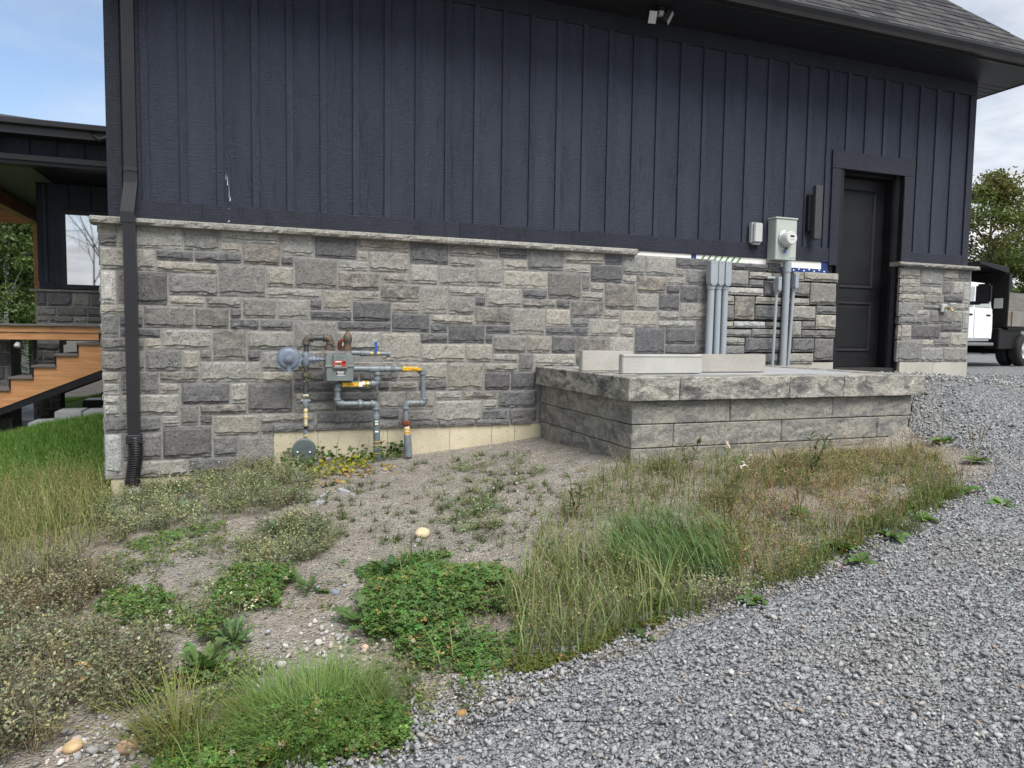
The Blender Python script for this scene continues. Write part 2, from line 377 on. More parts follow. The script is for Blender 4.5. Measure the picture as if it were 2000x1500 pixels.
tb('door_casing', 7.424, 7.560, -.028, .004, 1.13+.0+1.33, 3.668); tb('door_casing', 8.635, 8.80, -.028, .004, 2.535, 3.668); tb('door_casing', 7.420, 8.803, -.030, .004, 3.670, 3.888)
# paint runs on the boards, small white splashes
sp = MB()
for (px, py, w, h) in ((444, 352, .006, .10), (447, 372, .004, .14), (449, 388, .008, .05), (446, 408, .014, .008), (446, 432, .014, .02), (441, 345, .004, .06)):
    q = W(px, py, -.026); sp.add([(q[0]-w*random.random(), q[1], q[2]-h/2), (q[0]+w, q[1], q[2]-h/2+.01), (q[0]+w*.4, q[1], q[2]+h/2)], [(0, 1, 2)])
sp.build('paint_splash', plain('white_splash', (.45, .47, .5), .6), siding)
# stone veneer with each stone transcribed from the wall
veneer = MB().box(-.64, 5.72, -.060, .028, .582, 2.44).box(8.66, 9.90, -.060, .028, 1.24, 2.50).box(-.64, .768, -.0603, .02, .205, .5815).build('stone_veneer', MORTAR, garage)
gap = MB().box(5.722, 7.53, -.022, .027, 1.20, 2.335).build('veneer_backing', DARKGAP, garage)
STM = "-367,2251,13,2469,b;29,2251,315,2471,h;331,2347,843,2466,b;330,2250,507,2330,b;523,2149,844,2331,m;859,2248,1148,2460,h;1164,2239,1554,2453,d;-654,2364,-512,2482,b;-645,2252,-512,2348,d;-496,2253,-383,2484,b;-632,2054,-213,2236,b;-197,2154,98,2234,d;115,2152,507,2235,d;-196,2052,300,2137,b;858,2148,965,2232,d;981,1947,1366,2222,g;1382,2134,1663,2219,b;316,1850,711,2134,g;726,1949,967,2131,b;1382,1947,1774,2118,m;-101,1849,300,2035,g;-364,1754,-116,2036,d;-632,1754,-521,2038,w;-506,1755,-380,2039,g;727,1849,1219,1933,b;1235,1742,1502,1932,b;1518,1846,1774,1931,b;1519,1646,1884,1831,d;-100,1753,191,1834,b;207,1748,502,1834,h;516,1653,807,1833,g;823,1653,1106,1833,b;1121,1744,1219,1833,d;1120,1648,1504,1728,d;-643,1666,-321,1740,b;-305,1551,94,1739,g;111,1550,390,1734,g;407,1650,500,1733,d;406,1551,653,1635,d;669,1546,958,1637,g;972,1359,1362,1634,h;1377,1553,1886,1631,d;-635,1460,-509,1650,g;-495,1550,-320,1650,d;-494,1464,-177,1534,d;-300,1362,-176,1450,b;-160,1362,242,1534,b;258,1259,538,1535,m;553,1364,956,1530,b;1376,1359,1782,1538,b;-639,1346,-314,1445,g;-642,1164,-314,1330,g;-298,1163,-11,1347,g;5,1162,132,1346,b;148,1259,242,1347,g;554,1257,662,1348,d;678,1161,1231,1343,h;149,1059,660,1243,b;-349,962,-203,1148,g;-186,1064,133,1147,m;676,1056,951,1146,b;965,1058,1244,1147,g;-188,963,-29,1048,b;-14,859,389,1043,d;405,858,540,1045,b;554,764,946,1040,d;-498,768,-38,948,b;-22,666,124,844,g;141,762,539,843,m;-174,665,-38,753,b;139,666,237,747,d;253,564,646,746,b;660,670,1158,747,b;-634,616,-190,746,g;-494,366,-188,601,g;-173,364,230,650,d;247,364,453,547,g;468,215,778,548,h;662,562,778,655,g;-493,207,24,350,b;40,217,452,348,d;-641,1066,-513,1150,b;-498,962,-363,1149,g;-632,957,-514,1050,w;-635,875,-513,942,w;-633,762,-514,859,w;-632,236,-509,600,w;965,953,1748,1043,d;961,852,1056,936,b;1072,854,1761,937,d;961,766,1338,838,h;1354,765,1727,838,d;1174,626,1712,749,d;1728,673,1975,761,d;1247,1257,1539,1343,h;1476,1150,1954,1242,b;1260,1059,1570,1134,d;1586,1058,1955,1136,d;1798,1256,2180,1531,b;1569,2336,2067,2445,m;1570,2234,1663,2319,b;1677,2135,2065,2320,h;2082,2232,2471,2443,d;2487,2323,3004,2439,m;3020,2332,3334,2439,d;2488,2225,2764,2307,b;3349,2223,3743,2435,g;3760,2320,4242,2435,b;4257,2320,4465,2438,d;2781,2031,3054,2306,b;3070,2215,3333,2316,b;1789,2030,2068,2118,b;2084,2032,2362,2217,b;2379,2029,2766,2208,h;3071,2025,3566,2200,b;3581,1927,3964,2206,g;3759,2221,4070,2304,b;3981,2023,4065,2206,g;4087,2125,4465,2303,d;1789,1845,2174,2015,m;2190,1735,2465,2013,b;2481,1928,2872,2014,b;2482,1734,2751,1912,h;2767,1826,2873,1914,d;2889,1826,3272,2010,b;3288,1922,3565,2010,d;4080,2023,4249,2108,b;3980,1921,4249,2008,b;3289,1828,3667,1907,m;3683,1827,3838,1911,d;3855,1731,4244,1906,m;1900,1735,2174,1829,b;1901,1546,2279,1721,d;2296,1638,2752,1719,b;2767,1638,3155,1812,m;3170,1536,3548,1812,b;3564,1630,3839,1811,b;4260,1728,4452,1819,b;3854,1632,4064,1717,g;4079,1536,4450,1714,b;2294,1541,2466,1622,d;2482,1439,2867,1623,d;2882,1541,3153,1622,d;3564,1534,4064,1616,d;2195,1441,2467,1527,d;2883,1440,2954,1525,d;2970,1341,3332,1522,h;3349,1342,3619,1520,b;3634,1341,3914,1519,d;3928,1190,4324,1518,m;2196,1250,2656,1425,b;2672,1247,2953,1424,b;2969,1243,3242,1325,b;3258,1146,3414,1326,g;3429,1205,3912,1327,b;1970,1063,2463,1234,b;2480,954,2860,1233,b;2876,1146,3242,1227,b;2877,950,3152,1130,d;3168,947,3447,1132,d;1886,962,2161,1041,b;1764,963,1870,1042,d;2176,958,2463,1049,d;1776,777,2038,946,b;2054,764,2334,943,b;2349,855,2619,938,b;2634,857,3019,934,m;2349,624,2842,841,b;2858,753,3017,843,b;3033,754,3462,931,d;2858,616,3134,736,d;3150,611,3464,738,d;1989,627,2332,748,h;4264,1833,4641,2108,m;4466,1639,4934,1819,b;4340,1335,4638,1521,b;4480,2224,4756,2431,h;4772,2228,5152,2437,b;5168,2326,5595,2438,d;5169,2228,5290,2309,b;5306,2140,5659,2309,g;4479,2125,4646,2209,b;4662,2029,5036,2208,m;5052,2134,5291,2212,b;5052,2029,5221,2118,d;5237,1939,5470,2119,d;5486,1939,5713,2125,g;4657,1834,4938,2013,b;4954,1835,5221,2013,d;5240,1736,5764,1923,h;4950,1729,5224,1819,h;4950,1644,5453,1713,b;4465,1536,4639,1625,b;4655,1327,5038,1625,d;5054,1451,5454,1629,d;5470,1451,5757,1721,g;5054,1321,5761,1435,d;5938,2349,6456,2421,ud;6470,2340,6642,2440,ud;5795,2144,6176,2333,uh;6193,2247,6511,2323,ub;6192,2146,6402,2231,ug;6525,2246,6838,2324,ug;5771,2044,6402,2129,uw;6416,2045,6822,2229,ud;5779,1929,5980,2027,ub;5997,1758,6282,2027,um;6298,1950,7103,2029,ub;5784,1745,5983,1915,ug;6296,1761,6791,1926,ud;6804,1763,7210,1936,uh;6854,2240,7005,2351,ub;7019,2246,7548,2355,ub;6836,2062,7105,2225,ug;7119,1960,7524,2229,ug;7225,1847,7539,1946,ug;7224,1655,7543,1832,ub;5792,1647,5978,1724,ub;5992,1655,6448,1728,uw;6462,1658,6839,1730,ug;6861,1551,7000,1749,ub;7014,1654,7208,1749,ug;7015,1551,7541,1639,ug;5772,1550,6247,1631,uh;6261,1550,6844,1641,uh;5772,1452,6150,1534,uh;6166,1362,6860,1536,ud;6875,1369,7208,1537,ud;7222,1264,7518,1537,ug;5776,1318,6152,1438,ug;6169,1223,6653,1346,ud;6669,1223,7206,1348,ub"
STP = "8588,2350,8940,2481,b;8956,2257,9352,2485,h;9366,2349,9642,2486,b;9658,2352,9868,2490,g;8597,2247,8940,2334,b;9369,2159,9536,2333,g;9552,2160,9753,2334,b;9769,2054,9879,2336,w;8593,2151,9118,2232,b;9134,2150,9353,2240,b;8600,2050,9026,2136,b;9042,2017,9389,2134,h;9405,2054,9754,2143,d;8595,1850,8901,2033,h;8917,1950,9022,2034,b;8917,1858,9151,1936,b;9038,1956,9521,2002,h;9167,1762,9577,1942,g;9537,1957,9870,2037,b;9593,1762,9764,1941,b;9778,1657,9886,1943,w;8609,1743,9041,1835,g;9056,1745,9151,1842,g;8605,1546,8830,1727,b;8846,1553,9358,1729,d;9374,1656,9762,1747,d;9375,1553,9556,1642,b;9570,1455,9890,1642,b;8595,1245,9016,1531,h;9032,1450,9246,1538,b;9262,1456,9554,1537,g;9032,1245,9436,1434,h;9452,1246,9894,1441,h"
sd_ = 100
for rec in (STM+';'+STP).split(';'):
    a, b, c, d, t = rec.split(','); a, b, c, d = [int(v)/1000 for v in (a, b, c, d)]
    un = t.startswith('u'); t = t.lstrip('u'); sd_ += 1
    o = stone_obj('stone', a, c, b, d, -.0592 if not un else -.060, gap if un else veneer, sd_, STONE, out=random.uniform(.020, .034) if un else random.uniform(.015, .026), back=.055 if un else .03)
    tone(o, t)
    if un: o.color = (o.color[0]*1.05, o.color[1]*1.05, o.color[2]*1.05, o.color[3])
# return of the stone pier into the door recess and left corner return
zz = 1.26
while zz < 2.44:
    hh = min(random.choice((.10, .155, .21)), 2.49-zz)
    o = stone_obj('stone', 0, .105, 0, hh-.012, 0, veneer, sd_, STONE, out=.02, back=.02, axis=((0, -1, 0), (-1, 0, 0), (8.645, .03, zz))); sd_ += 1; tone(o, random.choice('ghb')); zz += hh
    if 2.49-zz < .06: break
zz = .2
while zz < 2.40:
    hh = min(random.choice((.10, .155, .21)), 2.43-zz)
    o = stone_obj('stone', 0, .33, 0, hh-.012, 0, veneer, sd_, STONE, out=.02, back=.03, axis=((0, -1, 0), (-1, 0, 0), (-.64, .30, zz))); sd_ += 1; tone(o, random.choice('ghbw')); zz += hh
    if 2.43-zz < .06: break
# ledge stones
def ledge(x0, x1, z0, z1, yf, name='ledge_stone', par=None, seed=0):
    nx = max(6, int((x1-x0)/.035)); xs = np.linspace(x0, x1, nx+1); V = []; Fs = []
    prof = [(0, .03, 0), (0, -.6, 0), (.12, -.93, 1), (.45, -1.0, 1), (.8, -.95, 1), (.98, -.80, .4), (1.0, -.6, 0), (1.0, .03, 0)]
    for zf, yk, ns in prof:
        nz = (fbm(xs*22+seed, np.full_like(xs, zf*6+seed), seed, 3)-.5)
        y = yf*yk*-1*(1) if yk < 0 else np.full_like(xs, .03)
        y = (np.full_like(xs, yf*abs(yk)) if yk < 0 else np.full_like(xs, .03)) + ns*nz*.035
        V.append(np.stack([xs, y, z0+(z1-z0)*zf+ns*nz*.008], -1))
    n = nx+1; V = np.concatenate(V)
    for r in range(len(prof)-1):
        for i in range(nx): Fs.append((r*n+i, r*n+i+1, (r+1)*n+i+1, (r+1)*n+i))
    Fs.append(tuple(r*n for r in range(len(prof)))); Fs.append(tuple(r*n+nx for r in range(len(prof)-1, -1, -1)))
    me = bpy.data.meshes.new(name); me.from_pydata(V.tolist(), [], Fs); me.materials.append(STONE)
    bm = bmesh.new(); bm.from_mesh(me); bmesh.ops.recalc_face_normals(bm, faces=bm.faces); bm.to_mesh(me); bm.free()
    o = link(name, me, par or veneer); tone(o, 'b', .98); o.color = (*o.color[:3], .95); return o
for a, b in ((-.70, .955), (.958, 2.43), (2.433, 4.62)): ledge(a, b, 2.432, 2.50, -.142, seed=int(a*50)+60)
ledge(8.50, 9.95, 2.497, 2.551, -.145, seed=77)
# foundation: left strip, pale panel behind the gas meter with its cut sill stones, pier base
fnd = MB().box(-.60, .745, -.050, .02, -.4, .20).box(.772, 3.60, -.056, .02, -.4, .578)
fnd.build('foundation', CONC, garage, bevel=.004)
jn = MB()
for px in (621, 757, 878, 960, 1005): x = W(px, 860, -.057)[0]; jn.box(x-.0022, x+.0022, -.0585, -.05, .1, .575)
jn.build('foundation_joint', plain('joint_line', (.22, .2, .16), .9), garage)
MB().box(5.70, 7.545, -.05, .02, .9, 1.235).build('foundation', CONC2, garage, bevel=.004)
MB().box(8.66, 9.26, -.062, .02, .5, 1.238).build('foundation', CONC2, garage, bevel=.004); MB().box(9.262, 9.915, -.062, .02, .5, 1.238).build('foundation', CONC2, garage, bevel=.004)
for a, b in ((535, 616), (618, 700), (702, 780), (782, 858), (860, 930), (932, 999), (1001, 1040)):
    x0, x1 = W(a, 830, -.1)[0], W(b, 830, -.1)[0]
    o = stone_obj('sill_stone', x0, x1, .584, .640, -.075, veneer, sd_, STONE, out=.012, back=.03); sd_ += 1; tone(o, 'g')
# uncovered foam board strip with tape and print
fo = MB().box(4.625, 5.40, -.008, .0285, 2.36, 2.494).build('insulation_board', WHITEF, garage); MB().box(5.47, 7.36, -.0082, .0285, 2.30, 2.494).build('insulation_board', WHITEF, garage)
MB().box(5.402, 5.468, -.009, .0284, 2.36, 2.4935).build('blue_tape', BLUET, garage)
t_ = MB().box(6.62, 7.43, -.0100, -.0083, 2.34, 2.405).box(7.32, 7.422, -.0098, -.0084, 2.4055, 2.494); t_.build('blue_tape', BLUET, garage)
dots = MB()
for k in range(9): dots.box(6.72+k*.08, 6.72+k*.08+.022, -.012, -.0101, 2.368+.016*(k % 2), 2.385+.016*(k % 2))
dots.build('fastener', plain('fastener', (.7, .72, .75), .5), garage)
gp = MB()
for k in range(7): x = 5.50+k*.085; gp.add([(x, -.0095, 2.40), (x+.03, -.0095, 2.40), (x+.10, -.0095, 2.49), (x+.07, -.0095, 2.49)], [(0, 1, 2, 3)])
gp.add([(4.64, -.0095, 2.46), (4.72, -.0095, 2.475), (4.69, -.0095, 2.493), (4.63, -.0095, 2.493)], [(0, 1, 2, 3)])
gp.build('green_print', GREENP, garage)
# door, recessed between jambs
door = MB().box(7.66, 8.60, .25, .295, 1.165, 3.64).build('door', DOORM, garage, bevel=.002)
for (z0, z1) in ((2.20, 3.50), (1.36, 2.03)):
    x0, x1 = 7.80, 8.46
    fr = MB()
    for k, (i0, i1, y0, y1) in enumerate(((0, .022, .249, .238), (.022, .05, .238, .252), (.05, .075, .252, .247))):
        P0 = [(x0+i0, z0+i0), (x1-i0, z0+i0), (x1-i0, z1-i0), (x0+i0, z1-i0)]; P1 = [(x0+i1, z0+i1), (x1-i1, z0+i1), (x1-i1, z1-i1), (x0+i1, z1-i1)]
        fr.add([(x, y0, z) for x, z in P0]+[(x, y1, z) for x, z in P1], [(j, (j+1) % 4, 4+(j+1) % 4, 4+j) for j in range(4)])
    fr.add([(x, .247, z) for x, z in P1], [(0, 1, 2, 3)])
    fr.build('door_panel', DOORM, door)
MB().box(7.63, 7.658, .12, .31, 1.13, 3.68).box(8.602, 8.632, .12, .31, 1.13, 3.68).box(7.659, 8.601, .12, .31, 3.645, 3.68).build('door_frame', DOORM, garage, bevel=.002)
MB().box(7.56, 7.63, -.01, .31, 1.131, 3.70).box(8.632, 8.66, -.02, .31, 1.131, 3.70).box(7.631, 8.631, -.01, .31, 3.681, 3.71).build('door_jamb', BLACK, garage, bevel=.003)
MB().box(7.631, 8.631, .0, .31, 1.10, 1.16).build('threshold', plain('threshold', (.06, .06, .06), .4, .6), garage, bevel=.004)
kn = MB().lathe((7.73, .25, 2.13), (0, -1, 0), [(0, .033), (.012, .033), (.016, .012), (.045, .012), (.05, .03), (.07, .033), (.08, .02)]); kn.build('door_knob', BLACK, door, smooth=True)
# soffit, gutter, roof
RO = .62; ZS = 5.02
soff = MB().box(-1.15, 10.45, -.60, -.0205, ZS, ZS+.02).box(-1.0, 9.86, -.0203, .30, ZS+.001, ZS+.02).build("soffit", SOF, garage)
for k in range(7): MB().box(9.865, 10.449, -.02+k*.11, .082+k*.11, ZS-.004, ZS+.016).build('soffit_slat', SOF, soff, bevel=.006)
MB().box(10.452, 10.47, -.60, 4, ZS-.01, ZS+.17).box(-1.17, 10.45, -.62, -.602, ZS-.002, ZS+.17).build('fascia', GUT, garage)
gprof = [(-.622, ZS+.02), (-.69, ZS+.02), (-.705, ZS+.06), (-.735, ZS+.105), (-.738, ZS+.135), (-.728, ZS+.135), (-.70, ZS+.08), (-.685, ZS+.035), (-.622, ZS+.035)]
g = MB(); g.add([(-1.2, y, z) for y, z in gprof]+[(10.5, y, z) for y, z in gprof], [(i, (i+1) % 9, 9+(i+1) % 9, 9+i) for i in range(9)]+[tuple(range(9)), tuple(range(17, 8, -1))]); g.build('gutter', GUT, garage)
SL = 1.05
ex, ey, ez = 10.5, -.66, ZS+.15
roof = MB().add([(-1.2, ey, ez), (ex, ey, ez), (ex-4.5, ey+4.5, ez+4.5*SL), (-1.2, ey+4.5, ez+4.5*SL), (ex, 8, ez), (ex-4.5, 8, ez+4.5*SL)], [(0, 1, 2, 3), (1, 4, 5, 2)]).build('roof', SHING, garage)
nrm = np.array([0, -SL, 1.])/math.hypot(SL, 1); upv = np.array([0, 1., SL])/math.hypot(SL, 1)
smesh = {}
def shingle_mesh(w):
    if w not in smesh:
        V = []; L = .19
        for (a, t) in ((0, .012), (0, .0), (L, .002), (L, .0)):
            V += [(0, a, t), (w, a, t)]
        V = [np.array([x, 0, 0])+upv*a+nrm*t for x, a, t in V]
        me = bpy.data.meshes.new('shingle'); me.from_pydata([tuple(v) for v in V], [], [(0, 1, 5, 4), (2, 3, 1, 0), (0, 4, 2), (1, 3, 5)]); me.materials.append(SHING); smesh[w] = me
    return smesh[w]
cnt = 0
for r in range(15):
    a = r*.142; x = 5.95+r*.27+random.random()*.2
    y, z = ey-.03+upv[1]*a, ez-.03*SL+upv[2]*a
    while x < ex-(y-ey)-.02 and cnt < 296:
        w = random.choice((.165, .21, .26, .33)); w = min(w, round(max(.05, ex-(y-ey)-x), 2))
        o = link('shingle', shingle_mesh(round(w-.006, 3)), roof); o.location = (x, y, z+.004+random.uniform(0, .005)); x += w; cnt += 1
hip = MB(); ns = 12
for k in range(ns):
    a = k*.2; p = np.array([ex-a, ey+a, ez+a*SL+.015]); d = np.array([-1, 1, SL])*.23
    s1 = np.array([-.11, 0, -.02]); s2 = np.array([0, .11, -.02])
    hb = MB().add([p+s1*1.0, p+[0, 0, .02], p+np.array([0, .13, -.01]), p+d+s1, p+d+[0, 0, .012], p+d+np.array([0, .13, -.01])], [(0, 1, 4, 3), (1, 2, 5, 4), (0, 2, 1), (3, 4, 5)]); hb.build('hip_cap', SHING, roof)
# ------------------------------------------------------------------ terrain
_cp = np.array([(-.62,-.1,.03),(.1,-.1,.15),(.77,-.1,.27),(2.1,-.1,.30),(3.42,-.1,.42),(3.45,-1.0,.45),(3.45,-2.08,.47),(4.3,-2.1,.49),(4.85,-2.1,.51),(5.7,-2.1,.535),(6.35,-2.1,.585),
 (6.62,-2.1,.80),(6.75,-1.6,.98),(7.2,-1.0,1.05),(8.2,-.4,1.09),(9.0,-.3,1.02),(9.92,-.1,.92),(10.6,-.6,.90),(6.9,-2.6,.74),(6.2,-2.9,.52),
 (.5,-7.1,0),(2.5,-6.5,.04),(1.3,-5,.06),(-1,-5,-.02),(-3,-5,-.1),(4,-6,.16),(.5,-3.5,.08),(2.2,-3.2,.24),(3.6,-3.4,.30),(-1,-2.5,-.02),(.8,-1.6,.18),(2.2,-1.5,.32),(5,-3.4,.40),(4.6,-4.6,.28),
 (-1.3,0,-.04),(-3,-1,-.12),(-1.27,4.00,0.33),(-1.60,4.00,0.28),(-1.93,4.00,0.23),(-2.23,4.00,0.17),(-2.55,4.00,0.06),(-1.0,5.2,-.15),(-2.2,5.2,-.15),(-3.5,5.2,-.15),(-1.2,1.5,.03),(-5,2,-.2),(-2,7,-.15),(-6,9,-.3),(-8,20,-.9),(-25,15,-1.0),(-10,45,-1.2),
 (8,-4,.58),(11,-3,.80),(14,0,.88),(17,4,.88),(20,8,.9),(14,-8,.6),(9,-8,.3),(24,-2,.9),(35,20,1.0),(60,0,1.0),(0,-20,-.3),(-20,-15,-.6),(20,-25,.5),(-60,-60,-1),(60,-60,.6),(60,60,1.0),(-60,60,-1.4),(12,9,.8),(30,50,.8),(5,4,.6)])
def _U(r2): return .5*r2*np.log(r2+1e-9)
def _tps():
    X = _cp[:, :2]; n = len(X); K = _U(((X[:, None]-X[None])**2).sum(-1))+np.eye(n)*.02
    Pm = np.c_[np.ones(n), X]; A = np.block([[K, Pm], [Pm.T, np.zeros((3, 3))]])
    return np.linalg.solve(A, np.r_[_cp[:, 2], 0, 0, 0])
_wt = _tps()
def gz(x, y):
    x = np.clip(np.asarray(x, float), -70, 70); y = np.clip(np.asarray(y, float), -70, 70); sh = x.shape; x = x.ravel(); y = y.ravel()
    out = np.empty(len(x))
    for i in range(0, len(x), 40000):
        xs, ys = x[i:i+40000], y[i:i+40000]
        K = _U((xs[:, None]-_cp[None, :, 0])**2+(ys[:, None]-_cp[None, :, 1])**2)
        out[i:i+40000] = K@_wt[:-3]+_wt[-3]+_wt[-2]*xs+_wt[-1]*ys
    xx, yy = x, y
    out += (fbm(xx*1.3+50, yy*1.3+50, 3, 3)-.44)*.05*np.clip(1.4-np.abs(yy+3.4)*.3, .15, 1)
    return out.reshape(sh)
def G(px, py):
    d = ray(px, py); t = np.concatenate([np.linspace(1.5, 15, 700), np.linspace(15.05, 70, 600)])
    P = CAM+d*t[:, None]; h = P[:, 2]-gz(P[:, 0], P[:, 1]); k = np.argmax(h < 0)
    if h[k] >= 0: k = len(t)-1
    a = h[k-1]/(h[k-1]-h[k]+1e-12); p = P[k-1]*(1-a)+P[k]*a
    return np.array([p[0], p[1]])
def poly(*pts): return np.array([G(*p) for p in pts])
def inpoly(P, Q):
    x, y = P[:, 0], P[:, 1]; r = np.zeros(len(P), bool); n = len(Q); j = n-1
    for i in range(n):
        xi, yi, xj, yj = *Q[i], *Q[j]
        with np.errstate(divide='ignore', invalid='ignore'):
            r ^= ((yi > y) != (yj > y)) & (x < (xj-xi)*(y-yi)/(yj-yi+1e-15)+xi)
        j = i
    return r
def area(Q): x, y = Q[:, 0], Q[:, 1]; return abs(np.dot(x, np.roll(y, 1))-np.dot(y, np.roll(x, 1)))/2
def scat(Q, n, edge=0.0, clump=0, seed=0, thr=.45):
    lo, hi = Q.min(0), Q.max(0); out = []; tot = 0
    while tot < n:
        p = rng.uniform(lo, hi, (max(n, 200)*2, 2))
        if edge: q = p+(np.stack([fbm(p[:, 0]*6, p[:, 1]*6, 8), fbm(p[:, 0]*6+9, p[:, 1]*6, 9)], -1)-.47)*edge
        else: q = p
        k = inpoly(q, Q)
        if clump: k &= fbm(p[:, 0]*clump, p[:, 1]*clump, seed+70, 3) > thr-rng.uniform(0, .12, len(p))
        out.append(p[k]); tot += k.sum()
        if len(out) > 60: break
    p = np.concatenate(out)[:n]; return np.c_[p, gz(p[:, 0], p[:, 1])]
def make_ground():
    m = NT('bare_soil'); p = m.pos()
    big = m.noise(p, .9, 5, .6, .3); med = m.noise(p, 7, 6, .65); fin = m.noise(p, 70, 6, .7)
    c = m.ramp(big, [(.30, srgb(144, 134, 118)), (.45, srgb(161, 156, 147)), (.68, srgb(151, 148, 142))])
    c = m.mix(.8, c, m.ramp(med, [(.28, (.6, .57, .53)), (.7, (1.22, 1.2, 1.18))]), 'MULTIPLY')
    v = m.n('ShaderNodeTexVoronoi', {'Scale': 75.0}); m.set(v, 'Vector', p)
    c = m.mix(.65, c, m.ramp(v.outputs['Color'], [(.0, (.5, .5, .52)), (1, (1.5, 1.47, 1.42))]), 'MULTIPLY')
    c = m.mix(.5, c, m.ramp(fin, [(.3, (.6, .6, .6)), (.7, (1.35, 1.35, 1.33))]), 'MULTIPLY')
    h = m.math('ADD', m.math('MULTIPLY', v.outputs['Distance'], -1.6), m.math('MULTIPLY', fin, 1.0))
    m.bump(m.math('ADD', h, m.math('MULTIPLY', med, 2.0)), .012)
    return m.fin(c, .95, 0, .2)
def axis(lo, hi, step, far): 
    a = np.arange(lo, hi, step); e = [1.18**k for k in range(1, 60)]; L = []; s = 0
    for k in e:
        s += step*k
        if s > far: break
        L.append(s)
    L = np.array(L); return np.concatenate([lo-L[::-1], a, hi-step+L])
xs = axis(-4, 9, .07, 300); ys = axis(-6, 1, .07, 300)
XX, YY = np.meshgrid(xs, ys); ZZ = gz(XX, YY)+(fbm(XX*9, YY*9, 21, 3)-.45)*.022
V = np.stack([XX, YY, ZZ], -1).reshape(-1, 3); nx, ny = len(xs), len(ys)
ii = (np.arange(ny-1)[:, None]*nx+np.arange(nx-1)[None]).ravel(); Fg = np.stack([ii, ii+1, ii+nx+1, ii+nx], -1)
structure(npmesh('ground', [(V, Fg, np.ones((len(V), 3))*.3)], make_ground(), smooth=True))
# gravel driveway: a ruled sheet from its ragged edge out to the right
EP = [(560, 1700), (600, 1560), (640, 1500), (740, 1462), (830, 1438), (905, 1398), (1010, 1338), (1100, 1305), (1200, 1272), (1290, 1225), (1440, 1175), (1560, 1140), (1640, 1100), (1720, 1045), (1820, 1002), (1900, 968)]
ED = [G(*p) for p in EP]
ED += [G(1935, 920), G(1885, 888), G(1800, 872)]
ED += [np.array(q) for q in ((6.42, -2.12), (6.60, -2.16), (6.70, -2.05), (6.72, -1.0), (6.72, -.10), (9.93, -.10), (9.93, 6), (9.93, 14), (9.93, 30))]
ED = np.array(ED); 
FA = np.array([(ED[0][0]+6+k*1.2, -9.5) if k < 12 else (40, -9.5+(k-12)*4.2) for k in range(len(ED))])
def resample(P, n):
    d = np.r_[0, np.cumsum(np.hypot(*np.diff(P, axis=0).T))]; return d
kk = np.interp(np.linspace(0, 1, 260), np.linspace(0, 1, len(ED)), np.arange(len(ED)))
E1 = np.stack([np.interp(kk, np.arange(len(ED)), ED[:, j]) for j in (0, 1)], -1); F1 = np.stack([np.interp(kk, np.arange(len(FA)), FA[:, j]) for j in (0, 1)], -1)
E1[:, 0] += np.where(kk < 15.5, (fbm(kk*4, kk*0, 5, 3)-.45)*.16, 0)
tv = np.linspace(0, 1, 46)**2.2
DG = E1[:, None]*(1-tv[None, :, None])+F1[:, None]*tv[None, :, None]
dz = gz(DG[..., 0], DG[..., 1])+np.clip(np.linalg.norm(DG-E1[:, None], axis=-1)*.18-.02, -.02, .020)
Vd = np.concatenate([DG, dz[..., None]], -1).reshape(-1, 3); nn = len(tv)
ii = (np.arange(len(E1)-1)[:, None]*nn+np.arange(nn-1)[None]).ravel(); Fd = np.stack([ii, ii+nn, ii+nn+1, ii+1], -1)
def make_gravel_base():
    m = NT('gravel_base'); p = m.pos()
    v = m.n('ShaderNodeTexVoronoi', {'Scale': 38.0}); m.set(v, 'Vector', p)
    v2 = m.n('ShaderNodeTexVoronoi', {'Scale': 90.0}); m.set(v2, 'Vector', p)
    big = m.noise(p, .8, 5, .6)
    c = m.ramp(v.outputs['Color'], [(0, srgb(100, 104, 107)), (.5, srgb(140, 143, 146)), (1, srgb(174, 176, 176))])
    c = m.mix(.5, c, m.ramp(v2.outputs['Color'], [(0, (.6, .6, .6)), (1, (1.35, 1.35, 1.33))]), 'MULTIPLY')
    c = m.mix(m.ramp(big, [(.5, (0, 0, 0)), (.7, (.5, .5, .5))]), c, srgb(150, 145, 134))
    m.bump(m.math('SUBTRACT', m.math('MULTIPLY', v.outputs['Distance'], -2.0), v2.outputs['Distance']), .02)
    return m.fin(c, .9, 0, .25)
structure(npmesh('gravel_driveway', [(Vd, Fd, np.ones((len(Vd), 3))*.3)], make_gravel_base(), smooth=True))
DRIVE = np.concatenate([E1, F1[::-1]])
def attr_mat(name, rough=.9, spec=.25, bump=.004, bs=90, trans=0.0, var=.35):
    m = NT(name); p = m.pos(); a = m.n('ShaderNodeVertexColor', layer_name='Col').outputs[0]
    n = m.noise(p, bs, 4, .65)
    c = m.mix(var, a, m.ramp(n, [(.25, (.55, .55, .55)), (.75, (1.5, 1.5, 1.5))]), 'MULTIPLY')
    if bump: m.bump(n, bump)
    m.fin(c, rough, 0, spec)
    if trans:
        t = m.n('ShaderNodeBsdfTranslucent'); m.set(t, 'Color', m.mix(1.0, c, (1.3, 1.35, .7, 1), 'MULTIPLY'))
        x = m.n('ShaderNodeMixShader'); m.set(x, 0, trans); m.set(x, 1, m.b.outputs[0]); m.set(x, 2, t.outputs[0]); m.t.links.new(x.outputs[0], m.out.inputs[0])
    return m.mat
GRAV = attr_mat('crushed_stone', .88, .3, .003, 140, var=.3)
